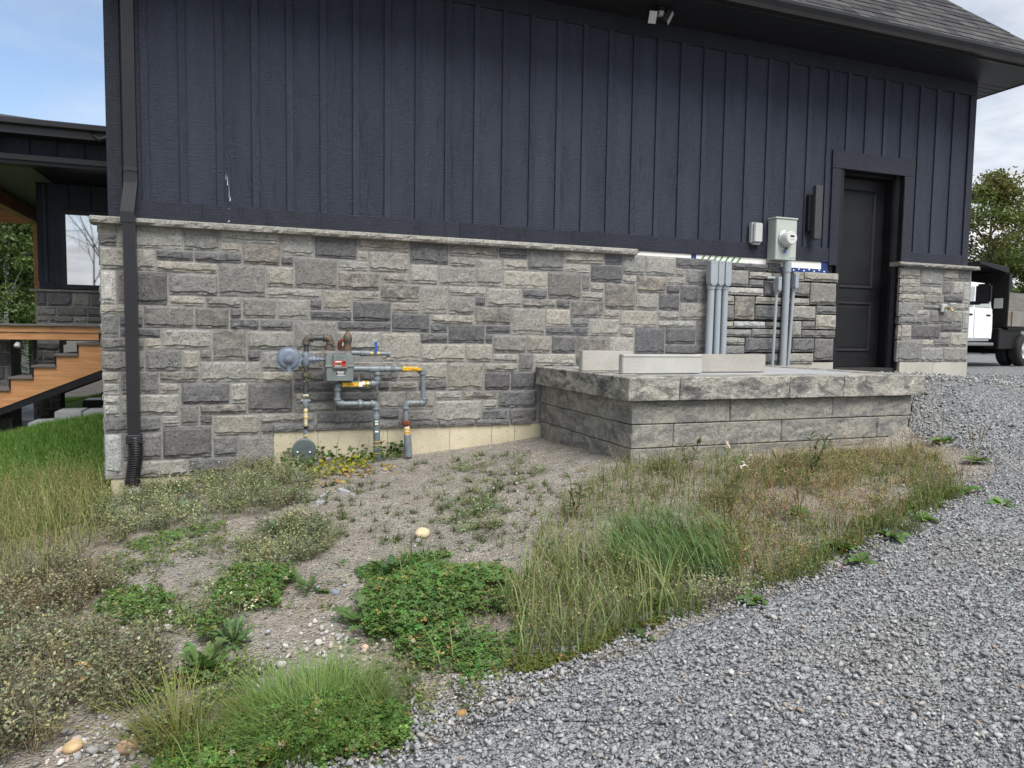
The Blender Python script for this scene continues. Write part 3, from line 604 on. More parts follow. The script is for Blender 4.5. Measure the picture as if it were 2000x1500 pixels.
def rock_templates(n, k, flat, seed):
    r = np.random.default_rng(seed); out = []
    for _ in range(n):
        bm = bmesh.new()
        P = r.normal(0, 1, (k, 3)); P /= np.linalg.norm(P, axis=1)[:, None]; P *= r.uniform(.75, 1.1, (k, 1)); P *= np.array([1, r.uniform(.6, .95), r.uniform(*flat)])
        for q in P: bm.verts.new(q)
        bmesh.ops.convex_hull(bm, input=bm.verts); bmesh.ops.triangulate(bm, faces=bm.faces)
        loose = [v for v in bm.verts if not v.link_faces]; bmesh.ops.delete(bm, geom=loose, context='VERTS')
        bm.verts.index_update()
        out.append((np.array([v.co[:] for v in bm.verts]), np.array([[v.index for v in f.verts] for f in bm.faces]))); bm.free()
    return out
def rocks(name, P, size, cols, mat, tmpl, sink=.2):
    parts = []; pick = rng.integers(0, len(tmpl), len(P))
    for k, (T, Fc) in enumerate(tmpl):
        i = np.where(pick == k)[0]
        if not len(i): continue
        p = P[i].copy(); p[:, 2] += size[i]*(.45-sink)
        parts.append(inst(T*.5, Fc, rot(rng.uniform(0, 6.28, len(i)), rng.normal(0, .45, len(i)), rng.normal(0, .45, len(i)), size[i]), p, cols[i]))
    return npmesh(name, parts, mat)
def inview(P, m=350):
    q, d = project(P); return (d > .3) & (q[:, 0] > -m) & (q[:, 0] < 2000+m) & (q[:, 1] > -m) & (q[:, 1] < 1500+m)
def grav_cols(n):
    t = rng.random(n); c = np.empty((n, 3)); g = np.clip(rng.normal(.272, .062, n), .11, .5)
    c[:] = g[:, None]*np.array([.98, 1.0, 1.015])
    w = t > .93; c[w] = np.array([.40, .39, .36])*rng.uniform(.7, 1.2, (w.sum(), 1))
    b = (t > .905) & (t <= .93); c[b] = np.array([.33, .27, .22])*rng.uniform(.8, 1.2, (b.sum(), 1)); return c
T1 = rock_templates(10, 11, (.45, .8), 5)
# candidate points with density falling off with distance
pts = []
for rad, n in ((4.2, 26000), (6.5, 30000), (10, 26000), (16, 16000)):
    a = rng.uniform(0, 2*math.pi, n*7); r0 = dict({4.2: 1.6, 6.5: 4.2, 10: 6.5, 16: 10})[rad]
    r_ = np.sqrt(rng.uniform(r0**2, rad**2, n*7)); q = np.stack([CAM[0]+r_*np.cos(a), CAM[1]+r_*np.sin(a)], -1)
    q = q[inpoly(q, DRIVE)]; q3 = np.c_[q, gz(q[:, 0], q[:, 1])]; q3 = q3[inview(q3, 300)][:n]; pts.append(q3)
pts = np.concatenate(pts); pts = pts[fbm(pts[:, 0]*1.6+7, pts[:, 1]*1.6, 41, 4)+rng.normal(0, .05, len(pts)) < .62]
dist = np.hypot(pts[:, 0]-CAM[0], pts[:, 1]-CAM[1])
sz = np.clip(rng.lognormal(math.log(.0155), .42, len(pts)), .006, .045)*np.clip(dist/6, 1, 2.0)
ed = pts.copy(); ed[:, 2] += .016+rng.uniform(-.004, .010, len(pts))
g_ = rocks('loose_gravel', ed, sz, grav_cols(len(pts)), GRAV, T1); g_['kind'] = 'stuff'; g_['label'] = 'blue grey crushed stone of the driveway'
# stray stones along the ragged edge
q = E1[kk < 16]; q = q[rng.integers(0, len(q), 5200)]+rng.normal(0, .07, (5200, 2))-np.abs(rng.normal(0, .05, (5200, 1)))*np.array([.4, -.9])
q = np.c_[q, gz(q[:, 0], q[:, 1])+.004]
g_ = rocks('edge_gravel', q, np.clip(rng.lognormal(math.log(.017), .35, len(q)), .006, .04), grav_cols(len(q)), GRAV, T1); g_['kind'] = 'stuff'; g_['label'] = 'crushed stone spilling over the driveway edge'
# pebbles in the soil
SOILP = poly((-300, 1640), (-300, 1180), (215, 970), (540, 900), (800, 892), (1035, 857), (1190, 900), (1480, 890), (1760, 868), (1900, 965), (1640, 1100), (1200, 1270), (830, 1440), (600, 1560))
p = scat(SOILP, 33000); p[:, 2] += (fbm(p[:, 0]*9, p[:, 1]*9, 21, 3)-.45)*.022; sz = np.clip(rng.lognormal(math.log(.0088), .5, len(p)), .004, .045)
cc = np.clip(rng.normal(.29, .085, (len(p), 1)), .12, .6)*np.array([1.02, 1.0, .96]); w = rng.random(len(p)); cc[w > .9] = np.array([.42, .33, .27])*rng.uniform(.7, 1.2, ((w > .9).sum(), 1)); cc[w < .25] *= np.array([.85, .92, 1.02])
g_ = rocks('pebbles', p, sz, cc, GRAV, rock_templates(8, 9, (.5, .8), 9), .15); g_['kind'] = 'stuff'; g_['label'] = 'small mixed pebbles lying in the bare soil'
p2 = np.concatenate([scat(poly((480, 1330), (640, 1180), (760, 1250), (600, 1400)), 160), scat(poly((60, 1500), (250, 1400), (360, 1420), (200, 1520)), 150), scat(poly((80, 1230), (340, 1190), (420, 1220), (250, 1280)), 110)])
sz = np.clip(rng.lognormal(math.log(.018), .45, len(p2)), .006, .05); cc = np.clip(rng.normal(.36, .1, (len(p2), 1)), .1, .6)*np.array([1.03, 1.0, .95]); w = rng.random(len(p2)) > .85; cc[w] = np.array([.44, .36, .31])
g_ = rocks('washed_pebbles', p2, sz, cc, GRAV, rock_templates(8, 26, (.5, .8), 12), .1); g_['kind'] = 'stuff'; g_['label'] = 'larger rounded pebbles washed into the bare strips'
# ------------------------------------------------------------------ landing platform of split-face blocks
def make_split(name, lo, hi, sp):
    m = NT(name); p = m.pos(); r = m.rnd()
    off = m.n('ShaderNodeCombineXYZ'); m.set(off, 0, m.math('MULTIPLY', r, 9.0)); m.set(off, 2, m.math('MULTIPLY', r, 5.0))
    q = m.n('ShaderNodeVectorMath', operation='ADD'); m.set(q, 0, p); m.set(q, 1, off.outputs[0]); q = q.outputs[0]
    big = m.noise(m.map(q, (1.0, 1.0, 2.2)), 3.4, 8, .72, .9); med = m.noise(q, 26, 6, .7); fin = m.noise(q, 110, 5, .75)
    c = m.ramp(big, [(.34, srgb(lo, lo, lo+2)), (.47, srgb(140, 139, 135)), (.57, srgb(hi, hi-3, hi-13)), (.68, srgb(150, 149, 144))])
    c = m.mix(.75, c, m.ramp(med, [(.3, (.55, .55, .56)), (.7, (1.3, 1.29, 1.26))]), 'MULTIPLY')
    c = m.mix(sp, c, m.ramp(fin, [(.34, (.28, .28, .29)), (.5, (.95, .95, .95)), (.7, (1.5, 1.49, 1.44))]), 'MULTIPLY')
    m.bump(m.math('ADD', med, m.math('MULTIPLY', fin, .6)), .016)
    return m.fin(c, .92, 0, .2)
SPLIT = make_split('split_block', 108, 166, .6); SPLITC = make_split('split_cap', 84, 184, .9)
def split_block(x0, x1, y0, y1, z0, z1, parent, seed, fx=False, fl=False, name='block'):
    """block whose front (-y) and optionally left (-x) faces are split rough"""
    bm = bmesh.new(); nx = max(4, int((x1-x0)/.05)); ny = max(3, int((y1-y0)/.05)); nz = 5
    vs = {}
    def vert(i, j, k):
        if (i, j, k) not in vs:
            x = x0+(x1-x0)*i/nx; y = y0+(y1-y0)*j/ny; z = z0+(z1-z0)*k/nz
            ez_ = 0 if k in (0, nz) else 1
            if j == 0: y -= .004+ez_*.016*0+(fbm(x*11+seed, z*14, seed, 3)-.5)*.026*(1 if ez_ else .35)
            if i == 0 and fl: x -= .004+(fbm(y*11+seed, z*14, seed+4, 3)-.5)*.026*(1 if ez_ else .35)
            vs[(i, j, k)] = bm.verts.new((x, y, z))
        return vs[(i, j, k)]
    for i in range(nx):
        for k in range(nz): bm.faces.new([vert(i, 0, k), vert(i+1, 0, k), vert(i+1, 0, k+1), vert(i, 0, k+1)]); bm.faces.new([vert(i, ny, k), vert(i, ny, k+1), vert(i+1, ny, k+1), vert(i+1, ny, k)])
        for j in range(ny): bm.faces.new([vert(i, j, nz), vert(i+1, j, nz), vert(i+1, j+1, nz), vert(i, j+1, nz)]); bm.faces.new([vert(i, j, 0), vert(i, j+1, 0), vert(i+1, j+1, 0), vert(i+1, j, 0)])
    for j in range(ny):
        for k in range(nz): bm.faces.new([vert(0, j, k), vert(0, j, k+1), vert(0, j+1, k+1), vert(0, j+1, k)]); bm.faces.new([vert(nx, j, k), vert(nx, j+1, k), vert(nx, j+1, k+1), vert(nx, j, k+1)])
    bmesh.ops.recalc_face_normals(bm, faces=bm.faces); sh_ = [e for e in bm.edges if len(e.link_faces) == 2 and e.calc_face_angle() > 1.0]
    bmesh.ops.bevel(bm, geom=sh_, offset=.007, segments=1, affect='EDGES', clamp_overlap=True)
    me = bpy.data.meshes.new(name); bm.to_mesh(me); bm.free(); me.materials.append(SPLITC if name == 'cap_block' else SPLIT); return link(name, me, parent)
plat = thing('landing_platform', 'raised landing of split-face grey concrete blocks with overhanging cap course beside the door', 'platform', (5.0, -1.0, .45))
PX0, PX1, PY = 3.505, 6.58, -2.035
def xf(px): return W(px, 800, PY)[0]
rows = [(.806, .997, [1426, 1626], [-1.1]), (.606, .800, [1317, 1528, 1715], []), (.406, .600, [1426, 1623], [-.9]), (.204, .401, [1350, 1500, 1690], [])]
sd2 = 300
MB().box(PX0+.05, PX1-.05, PY+.05, -.11, .1, 1.05).build('core_fill', DARKGAP, plat)
for z0, z1, jx, jy in rows:
    cuts = [PX0]+[xf(j) for j in jx]+[PX1]
    for k in range(len(cuts)-1):
        split_block(cuts[k]+(.003 if k else 0), cuts[k+1]-.003, PY, PY+.24, z0, z1, plat, sd2, fl=(k == 0)); sd2 += 1
    yc = [PY+.243]+jy+[-.10]
    for k in range(len(yc)-1): split_block(PX0, PX0+.24, yc[k]+(.002 if k else 0), yc[k+1]-.002, z0, z1, plat, sd2, fl=True); sd2 += 1
    split_block(PX1-.24, PX1, PY+.243, -.10, z0, z1, plat, sd2); sd2 += 1
cx = [3.435]+[W(j, 760, -2.09)[0] for j in (1327, 1541.6, 1646.6)]+[6.665]
for k in range(4): split_block(cx[k]+(.002 if k else 0), cx[k+1]-.002, -2.10, -1.78, 1.003, 1.198, plat, sd2, fl=(k == 0), name='cap_block'); sd2 += 1
split_block(3.435, 3.76, -1.777, -.10, 1.003, 1.198, plat, sd2, fl=True, name='cap_block')
split_block(6.34, 6.665, -1.777, -.10, 1.003, 1.198, plat, sd2+1, name='cap_block')
xa = 3.765
while xa < 6.3:
    xb = min(xa+.62, 6.335)
    for (ya, yb) in ((-1.775, -1.22), (-1.217, -.66), (-.657, -.10)): MB().box(xa, xb-.004, ya, yb, 1.10, 1.192+random.uniform(0, .003)).build('slab', SLAB, plat, bevel=.004)
    xa = xb
# three loose cap stones lying on the landing
def loose(name, xa, xb, yf, zt, label, m, dp=.07):
    t = MB().box(xa, xb, yf, yf+dp, 1.199, zt); o = t.build(name, m, None, bevel=.007, seg=2); tag(o, label, 'block', 'loose cap stones on the landing'); return o
CAPM = [make_conc('cap_'+n, srgb(*c), holes=False, stain=.14) for n, c in (('warm', (172, 169, 162)), ('pale', (176, 175, 170)), ('grey', (164, 161, 153)))]
yA, yB, yC = -1.15, -1.62, -1.46
loose('cap_stone', W(1137, 700, yA)[0], W(1237, 700, yA)[0], yA, 1.392, 'smooth grey cap stone at the left end of the three on the landing', CAPM[0])
loose('cap_stone', W(1216, 700, yB)[0], W(1372, 700, yB)[0], yB, 1.372, 'longest and palest cap stone in the middle of the landing', CAPM[1], .075)
loose('cap_stone', W(1360, 700, yC)[0], W(1496, 700, yC)[0], yC, 1.372, 'smooth grey cap stone nearest the thin conduits on the landing', CAPM[2])
lip = MB().box(W(1217, 700, yB)[0], W(1371, 700, yB)[0], yB-.006, yB+.03, 1.350, 1.3685).build('cap_lip', CAPM[1], None, bevel=.004); lip.parent = bpy.data.objects['cap_stone.001']
# ------------------------------------------------------------------ fixtures on the wall
GREYP = plain('grey_pipe_paint', srgb(112, 121, 126), .42, var=.16, scale=16, bump=.0008, spec=.5)
GREYB = plain('grey_meter_paint', srgb(112, 120, 118), .42, var=.10, scale=10, bump=.0006)
REGG = plain('blue_grey_casting', srgb(108, 118, 132), .45, var=.18, scale=20, bump=.002)
def make_iron():
    m = NT('rusty_iron'); p = m.pos(); n = m.noise(p, 22, 6, .65)
    c = m.ramp(n, [(.35, srgb(72, 72, 66)), (.55, srgb(88, 82, 72)), (.7, srgb(120, 84, 58))]); m.bump(m.noise(p, 90, 4), .002); return m.fin(c, .6, .2)
IRON = make_iron()
DARKP = plain('dark_pipe', srgb(66, 68, 70), .5, var=.2, scale=20)
YELL = plain('yellow_handle', srgb(214, 164, 38), .5, var=.12, scale=20); BLUEH = plain('blue_handle', srgb(38, 84, 176), .5)
BRASS = plain('brass', srgb(182, 164, 108), .35, .6, var=.15); WHT = plain('white_label', (.72, .72, .70), .6, var=.08)
REDL = plain('red_label', srgb(190, 52, 38), .5, var=.15); BLKL = plain('black_print', (.015, .015, .015), .6)
CREAM = plain('cream_tape', srgb(206, 198, 170), .7, var=.18, scale=40); RUST = plain('rust_fitting', srgb(112, 58, 40), .75, var=.25, scale=30, bump=.003)
PVC = plain('grey_pvc', srgb(146, 154, 160), .5, var=.06, scale=4, bump=.0003); WPVC = plain('white_pvc', (.74, .74, .72), .4, var=.05)
GALV = plain('pale_green_enclosure', srgb(166, 174, 168), .42, var=.06, scale=3, bump=.0004); LGREY = plain('light_grey_plastic', srgb(176, 179, 178), .5, var=.05, scale=5, bump=.0004)
YG = -.27
gas = thing('gas_meter', 'grey gas meter with regulator, yellow valves and painted pipes on stone wall', 'gas meter', (1.3, YG, .30))
def g3(px, py, y=YG): return Vector(W(px, py, y))
RP = .026
def pipe(px, name='pipe', mat=None, r=RP, y=YG, parent=None): return MB().tube([g3(a, b, y if len(c) == 0 else c[0]) for a, b, *c in px], r, 14).build(name, mat or GREYP, parent or gas, smooth=True)
def ring(px, py, ax, mat=None, r=.034, L=.03, y=YG, name='coupling'):
    p = g3(px, py, y); a = Vector(ax); return MB().lathe(p-a*L/2, a, [(0, r*.93), (L*.12, r), (L*.88, r), (L, r*.93)], 14).build(name, mat or GREYP, gas, smooth=True)
def elbow(px, py, d1, d2, mat=None, r=.034, L=.05, y=YG):     # d1, d2: directions of its two mouths
    c = g3(px, py, y); a, b = Vector(d1), Vector(d2); pts = [c+a*L]
    for k in range(7):
        t = k/6; pts.append(c+a*L*.62*(1-t)**1.6+b*L*.62*t**1.6)
    pts.append(c+b*L); m = MB().tube(pts, r*.94, 14)
    for d in (a, b): m.lathe(c+d*L*.72, d, [(0, r), (.004, r*1.1), (L*.3, r*1.1), (L*.3+.003, r)], 14)
    return m.build('elbow', mat or GREYP, gas, smooth=True)
X, NX, Zp, Zn, Yn, Yp = (1, 0, 0), (-1, 0, 0), (0, 0, 1), (0, 0, -1), (0, -1, 0), (0, 1, 0)
# inlet riser: tape-wrapped foot, service disc, dark iron above, regulator, goose neck
pipe([(594, 905), (596, 870), (597, 835)], 'riser', GREYP, .018)
p0 = g3(594, 879, YG-.02); MB().lathe(p0, Yn, [(0, .108), (.004, .11), (.012, .11), (.015, .104), (.02, .098)], 32).build('service_disc', plain('disc_green_grey', srgb(78, 88, 88), .5, var=.12), gas, smooth=True)
for px in (581, 605): MB().lathe(g3(px, 883, YG-.04), Yn, [(0, .009), (.004, .009), (.007, .006)], 10).build('bolt', WPVC, gas, smooth=True)
pipe([(597, 850), (597, 795)], 'riser', CREAM, .017); pipe([(598, 838), (597, 832)], 'tape_band', BLKL, .021, y=YG-.002)
wr = MB(); 
for k, (a, b) in enumerate(((851, .022), (815, .021), (803, .022), (790, .021))): wr.lathe(g3(597, a)-Vector((0, 0, .008)), Zp, [(0, b*.9), (.003, b), (.013, b), (.016, b*.9)], 12)
wr.build('tape_wrap', plain('yellow_tape', srgb(196, 176, 96), .6, var=.3, scale=60), gas, smooth=True)
MB().lathe(g3(597, 796), Zp, [(0, .022), (.02, .03), (.06, .03), (.08, .022)], 14).lathe(g3(597, 783)-Vector((.045, 0, 0)), X, [(0, .012), (.02, .016), (.07, .016), (.09, .010)], 12).build('stop_valve', GREYP, gas, smooth=True)
pipe([(597, 772), (598, 690)], 'riser', DARKP, .023); ring(597, 733, Zp, IRON, .032, .05); ring(597, 772, Zp, CREAM, .028, .02)
rc = g3(564, 701, YG-.05)
MB().lathe(rc+Vector((0, .05, 0)), Yn, [(0, .05), (.012, .085), (.03, .110), (.034, .113), (.046, .113), (.0465, .098), (.058, .090), (.064, .072), (.0645, .050), (.076, .046), (.0765, .030), (.105, .028), (.108, .020)], 32).build('regulator', REGG, gas, smooth=True)
bo = MB()
for k in range(8): a = k*math.pi/4+.2; bo.lathe(rc+Vector((math.cos(a)*.099, .006, math.sin(a)*.099)), Yn, [(0, .007), (.006, .007), (.008, .004)], 6)
bo.build('regulator_bolts', REGG, gas); MB().lathe(rc+Vector((0, .0, -.05)), Zn, [(0, .022), (.05, .024), (.068, .026), (.07, .02)], 14).build('vent', REGG, gas, smooth=True)
MB().lathe(g3(582, 702), X, [(0, .022), (.02, .022), (.022, .034), (.04, .034), (.042, .022), (.06, .03), (.10, .032), (.125, .026), (.13, .034), (.15, .034), (.155, .02), (.19, .026), (.2, .016), (.24, .014)], 8).build('regulator_body', REGG, gas)
MB().lathe(g3(597, 716), Zp, [(0, .026), (.01, .034), (.06, .040), (.11, .034), (.14, .026)], 14).build('regulator_cross', REGG, gas, smooth=True)
pipe([(598, 690), (598, 662)], 'riser', DARKP, .024); elbow(598, 660, Zn, X, IRON, .036, .06); pipe([(610, 660), (640, 660)], 'pipe', DARKP, .027); elbow(645, 660, NX, Zn, IRON, .036, .06)
MB().lathe(g3(643, 684), Zp, [(0, .044), (.018, .044), (.02, .036), (.05, .034)], 8).build('union', IRON, gas); MB().lathe(g3(679, 684), Zp, [(0, .044), (.018, .044), (.02, .036), (.06, .034)], 8).build('union', IRON, gas)
MB().lathe(g3(679, 672), Zp, [(0, .034), (.02, .036), (.03, .042), (.065, .042), (.09, .03), (.105, .018), (.13, .012), (.132, .020), (.14, .02), (.142, .008), (.16, .006)], 14).build('relief_fitting', IRON, gas, smooth=True)
pipe([(679, 662), (669, 664), (664, 668, YG+.02), (663, 682, YG+.04)], 'pipe', RUST, .02)
# meter body
a, b = g3(634, 692), g3(689, 743); mb = MB()
mb.prism([(a.x+.012, a.z), (b.x-.012, a.z), (b.x, a.z-.02), (b.x, a.z-.10), (b.x-.006, a.z-.115), (b.x-.008, b.z), (a.x+.008, b.z), (a.x+.006, a.z-.115), (a.x, a.z-.10), (a.x, a.z-.02)], YG-.10, YG+.07); body = mb.build('meter_body', GREYB, gas, bevel=.006, seg=2)
MB().box(a.x-.006, b.x+.006, YG-.108, YG+.078, a.z-.118, a.z-.098).build('flange', GREYB, body, bevel=.004)
MB().lathe((g3(643, 693).x, YG, a.z-.002), Zp, [(0, .04), (.016, .036)], 16).lathe((g3(679, 693).x, YG, a.z-.002), Zp, [(0, .04), (.016, .036)], 16).build('meter_boss', GREYB, body, smooth=True)
yf = YG-.13; q0, q1 = Vector(W(651, 691, yf)), Vector(W(679, 720, yf)); MB().box(q0.x, q1.x, yf, YG-.095, q1.z, q0.z).build('index_box', GREYB, body, bevel=.005, seg=2)
def lab(px0, py0, px1, py1, y, mat, name): u0, u1 = W(px0, py0, y), W(px1, py1, y); return MB().box(u0[0], u1[0], y, y+.004, u1[2], u0[2]).build(name, mat, body)
lab(653, 704.5, 676, 715.5, yf-.002, REDL, 'red_label'); lab(655, 705.5, 667, 707.5, yf-.003, WHT, 'label_text'); lab(657, 709, 667, 714, yf-.0035, plain('dial_glass', (.12, .09, .06), .15), 'dial'); lab(655, 714, 667, 715.2, yf-.003, WHT, 'label_text'); lab(669, 707, 674.5, 710, yf-.003, BLKL, 'label_text')
lab(657, 697, 672, 699, yf-.0015, plain('embossed', srgb(96, 102, 102), .5), 'plate')
lab(656.5, 725, 674, 734, YG-.102, BLKL, 'serial_label'); lab(658, 725.6, 672.5, 728, YG-.1035, WHT, 'label_text'); lab(660, 729.4, 671, 730.4, YG-.1035, WHT, 'label_text'); lab(657.5, 732, 673.5, 733.4, YG-.1035, WHT, 'label_text')
# outlet pipes
YB = YG+.05
pipe([(686, 689, YB), (740, 690.5, YB)], r=.023); ring(707, 690, X, None, .031, .03, YB); ring(716, 690, X, None, .029, .05, YB)
MB().lathe(g3(723, 690.5, YB), X, [(0, .024), (.012, .027), (.03, .022), (.06, .022), (.075, .027), (.088, .024)], 8).build('valve_body', BRASS, gas); MB().box(g3(731, 690, YB).x, g3(735.5, 690, YB).x, YB-.035, YB-.03, g3(733, 688, YB).z, g3(733, 667, YB).z).build('valve_handle', BLUEH, gas, bevel=.003)
pipe([(738, 690.6, YB), (756, 691, YB)], r=.019); ring(759, 691, X, None, .028, .03, YB)
pipe([(688, 720), (786, 721)]); ring(731, 721, X, None, .036, .10); ring(745, 721, X, None, .033, .03); ring(756, 721, X, None, .031, .05); ring(767, 721.5, X, plain('grey_fit', srgb(96, 104, 110), .5), .032, .04)
pipe([(737, 724), (737, 742)]); ring(737, 730, Zp, None, .034, .03); elbow(737, 750, Zp, NX, None, .034, .055); pipe([(727, 750), (670, 750)])
MB().lathe(g3(705, 750), X, [(0, .026), (.01, .033), (.035, .033), (.038, .026), (.055, .032), (.07, .030)], 8).build('valve_body', BRASS, gas)
hA, hB = g3(668, 749, YG-.05), g3(701, 755, YG-.05); MB().box(hA.x, hB.x, YG-.055, YG-.048, hB.z, hA.z+.012).build('valve_handle', YELL, gas, bevel=.006, seg=2)
hl = MB()
for k in range(7): x = hA.x+.05+k*.009; hl.box(x, x+.006, YG-.0565, YG-.0552, hB.z+.014, hB.z+.019+(k % 3)*.002)
hl.build('handle_print', BLKL, gas); MB().box(hB.x-.002, hB.x+.035, YG-.057, YG-.05, hB.z-.002, hB.z+.04).build('valve_tag', WHT, gas, bevel=.003)
elbow(659, 751, X, Zn, None, .034, .055); pipe([(659, 758), (659, 784)]); elbow(659, 789, Zp, X, None, .034, .05); pipe([(668, 789), (726, 789)])
MB().lathe(g3(697, 789), X, [(0, .030), (.012, .034), (.018, .043), (.04, .043), (.046, .034), (.06, .030)], 8).build('union', GREYP, gas)
elbow(735, 789, NX, Zn, None, .036, .05); pipe([(735, 796), (735, 840)], r=.027); ring(735, 815, Zp, None, .033, .05)
MB().tube([g3(735, 822), g3(735.5, 845), g3(736, 872), g3(737, 905)], [.030, .033, .034, .034], 14).build('ground_pipe', plain('ground_pipe_grey', srgb(92, 106, 108), .5, var=.2, scale=25), gas, smooth=True)
for (py) in (862, 869, 885): MB().lathe(g3(736, py)-Vector((0, 0, .003)), Zp, [(0, .037), (.006, .037)], 14).build('wire_tie', YELL, gas, smooth=True)
for k, py in enumerate((823, 828, 843)): u = g3(735.5, py, YG-.034); MB().box(u.x-.015, u.x+.016, u.y-.002, u.y+.004, u.z-.008, u.z+.006).build('pipe_label', WHT, gas)
# second outlet with the long yellow valve
MB().lathe(g3(783, 720), X, [(0, .026), (.02, .034), (.05, .034), (.06, .028), (.12, .028), (.17, .032), (.19, .026)], 10).build('valve_body', BRASS, gas)
hA, hB = g3(799, 719, YG-.05), g3(824, 724, YG-.05); MB().box(g3(784, 720).x, hB.x, YG-.056, YG-.049, hB.z, hA.z+.006).build('valve_handle', YELL, gas, bevel=.006, seg=2)
hl = MB()
for k in range(6): x = hA.x+.02+k*.011; hl.box(x, x+.007, YG-.0575, YG-.0562, hB.z+.009, hB.z+.014+(k % 2)*.002)
hl.build('handle_print', BLKL, gas)
elbow(825, 721, NX, Zn, None, .034, .05); pipe([(825.5, 728), (827, 778)]); elbow(829, 787, Zp, NX, None, .036, .045); pipe([(822, 787), (798, 787)]); elbow(792, 788, X, Zn, None, .036, .05); pipe([(792, 795), (793, 824)])
MB().lathe(g3(793.5, 833), Zp, [(0, .030), (.02, .03), (.024, .045), (.05, .045), (.054, .034), (.06, .032)], 8).build('rust_union', RUST, gas)
pipe([(794, 832), (795, 850)], 'riser', CREAM, .030); 
for py in (838, 843, 846): MB().lathe(g3(795, py)-Vector((0, 0, .004)), Zp, [(0, .034), (.008, .034)], 14).build('wire_tie', YELL, gas, smooth=True)
MB().tube([g3(795.5, 849), g3(798, 890)], [.036, .038], 14).build('ground_pipe', GREYP, gas, smooth=True)
# ---- electric meter
em = thing('electric_meter', 'pale green electric meter box with round glass meter left of the black door', 'electric meter', (6.62, -.02, 1.2))
x0, x1, z0, z1, yb, yf = 6.467, 6.775, 2.47, 2.955, -.022, -.165
box = MB().box(x0, x1, yf, yb, z0, z1).build('enclosure', GALV, em, bevel=.005, seg=2)
MB().box(x0-.012, x1+.012, yf-.012, yb, z1+.001, z1+.020).build('hood', GALV, box, bevel=.004); MB().box(x0+.004, x1-.002, yf-.004, yf, z0+.004, z1-.01).build('cover', GALV, box, bevel=.0015)
mc = Vector(W(1533, 467, yf))
MB().lathe(mc, Yn, [(0, .100), (.006, .105), (.022, .105), (.026, .097), (.03, .092)], 36).build('meter_ring', plain('ring_metal', srgb(170, 172, 170), .3, .7, var=.08), em, smooth=True)
MB().lathe(mc+Vector((0, -.02, 0)), Yn, [(0, .088), (.06, .086), (.095, .080), (.105, .07), (.108, .03)], 36).build('meter_glass', plain('meter_shell', srgb(196, 198, 194), .12, var=.04, bump=0, spec=.7), em, smooth=True)
mf = mc+Vector((0, -.1285, 0)); MB().box(mf.x-.03, mf.x+.028, mf.y-.002, mf.y+.01, mf.z+.008, mf.z+.030).build('display', BLKL, em, bevel=.001)
mk = MB()
for k in range(9): mk.box(mf.x-.035+.008*k, mf.x-.031+.008*k, mf.y-.001, mf.y+.01, mf.z-.018-(k % 2)*.006, mf.z-.014-(k % 3)*.002)
mk.box(mf.x+.022, mf.x+.042, mf.y+.002, mf.y+.014, mf.z-.034, mf.z-.016); mk.build('dial_marks', plain('grey_print', (.12, .13, .16), .6), em)
tg = Vector(W(1532, 491, yf-.01)); MB().lathe(tg+Vector((0, -.008, 0)), Yn, [(0, .016), (.004, .016)], 16).build('blue_seal', BLUEH, em, smooth=True); MB().tube([tg+Vector((0, -.01, .015)), tg+Vector((.02, -.015, .03)), mc+Vector((.01, -.02, -.104))], .003, 6).build('seal_wire', GREYP, em)
sk = MB().box(mc.x+.0, mc.x+.022, yf-.03, yf, mc.z-.128, mc.z-.10); sk.build('ring_clasp', IRON, em, bevel=.003)
pl = MB()
for k in range(6): u = W(1542+k*2.2, 504, yf-.006); pl.box(u[0], u[0]+.010, yf-.0058, yf-.004, u[2]-.004, u[2]+.004)
pl.build('nameplate', plain('grey_green_print', srgb(98, 116, 116), .6), em)
# service conduit out of the meter and two thin conduits
def conduit(name, label, pxt, pyt, pxb, pyb, r, y, head=None, zb=1.16):
    t, b_ = Vector(W(pxt, pyt, y)), Vector(W(pxb, pyb, y)); b_.z = zb
    o = thing(name, label, 'conduit', (b_.x, y, zb), 'grey conduits on the stone wall')
    MB().tube([b_, t], r, 18).build('pipe', PVC, o, smooth=True)
    if head:
        w, h = head; m = MB(); n = 8; ol = [(-w/2, h), (w/2, h), (w/2, w*.45)]+[(w/2*math.cos(-a), w*.45+w*.45*math.sin(-a)) for a in np.linspace(.2, math.pi-.2, n)]+[(-w/2, w*.45)]
        m.prism([(t.x+a, t.z-.02+c) for a, c in ol], y-.05, y+.03).build('elbow_body', PVC, o, bevel=.006, seg=2)
        MB().prism([(t.x+a*.92, t.z-.02+c*.985+.003) for a, c in ol], y-.058, y-.051).build('cover', PVC, o, bevel=.004)
        MB().lathe((t.x, y-.058, t.z+h-.045), Yn, [(0, .006), (.003, .005)], 8).lathe((t.x, y-.058, t.z+.005), Yn, [(0, .006), (.003, .005)], 8).build('screw', GREYP, o)
        MB().lathe((t.x, y, t.z-.05), Zp, [(0, r*1.18), (.04, r*1.18)], 18).build('collar', PVC, o, smooth=True)
    else: MB().lathe((t.x, y, t.z-.12), Zp, [(0, r*1.16), (.11, r*1.16)], 18).build('collar', PVC, o, smooth=True)
    return o
conduit('conduit', 'leftmost of the three thick grey conduits standing together', 1389, 556, 1383, 700, .041, -.17, (.105, .29))
conduit('conduit', 'middle of the three thick grey conduits standing together', 1403, 556, 1398, 700, .037, -.17, (.088, .29))
conduit('conduit', 'rightmost of the three thick grey conduits standing together', 1416.5, 557, 1411, 700, .037, -.17, (.088, .29))
cb = conduit('conduit', 'thin grey conduit with elbow box left of the meter pipe', 1517, 566, 1508, 724, .018, -.16, (.055, .17))
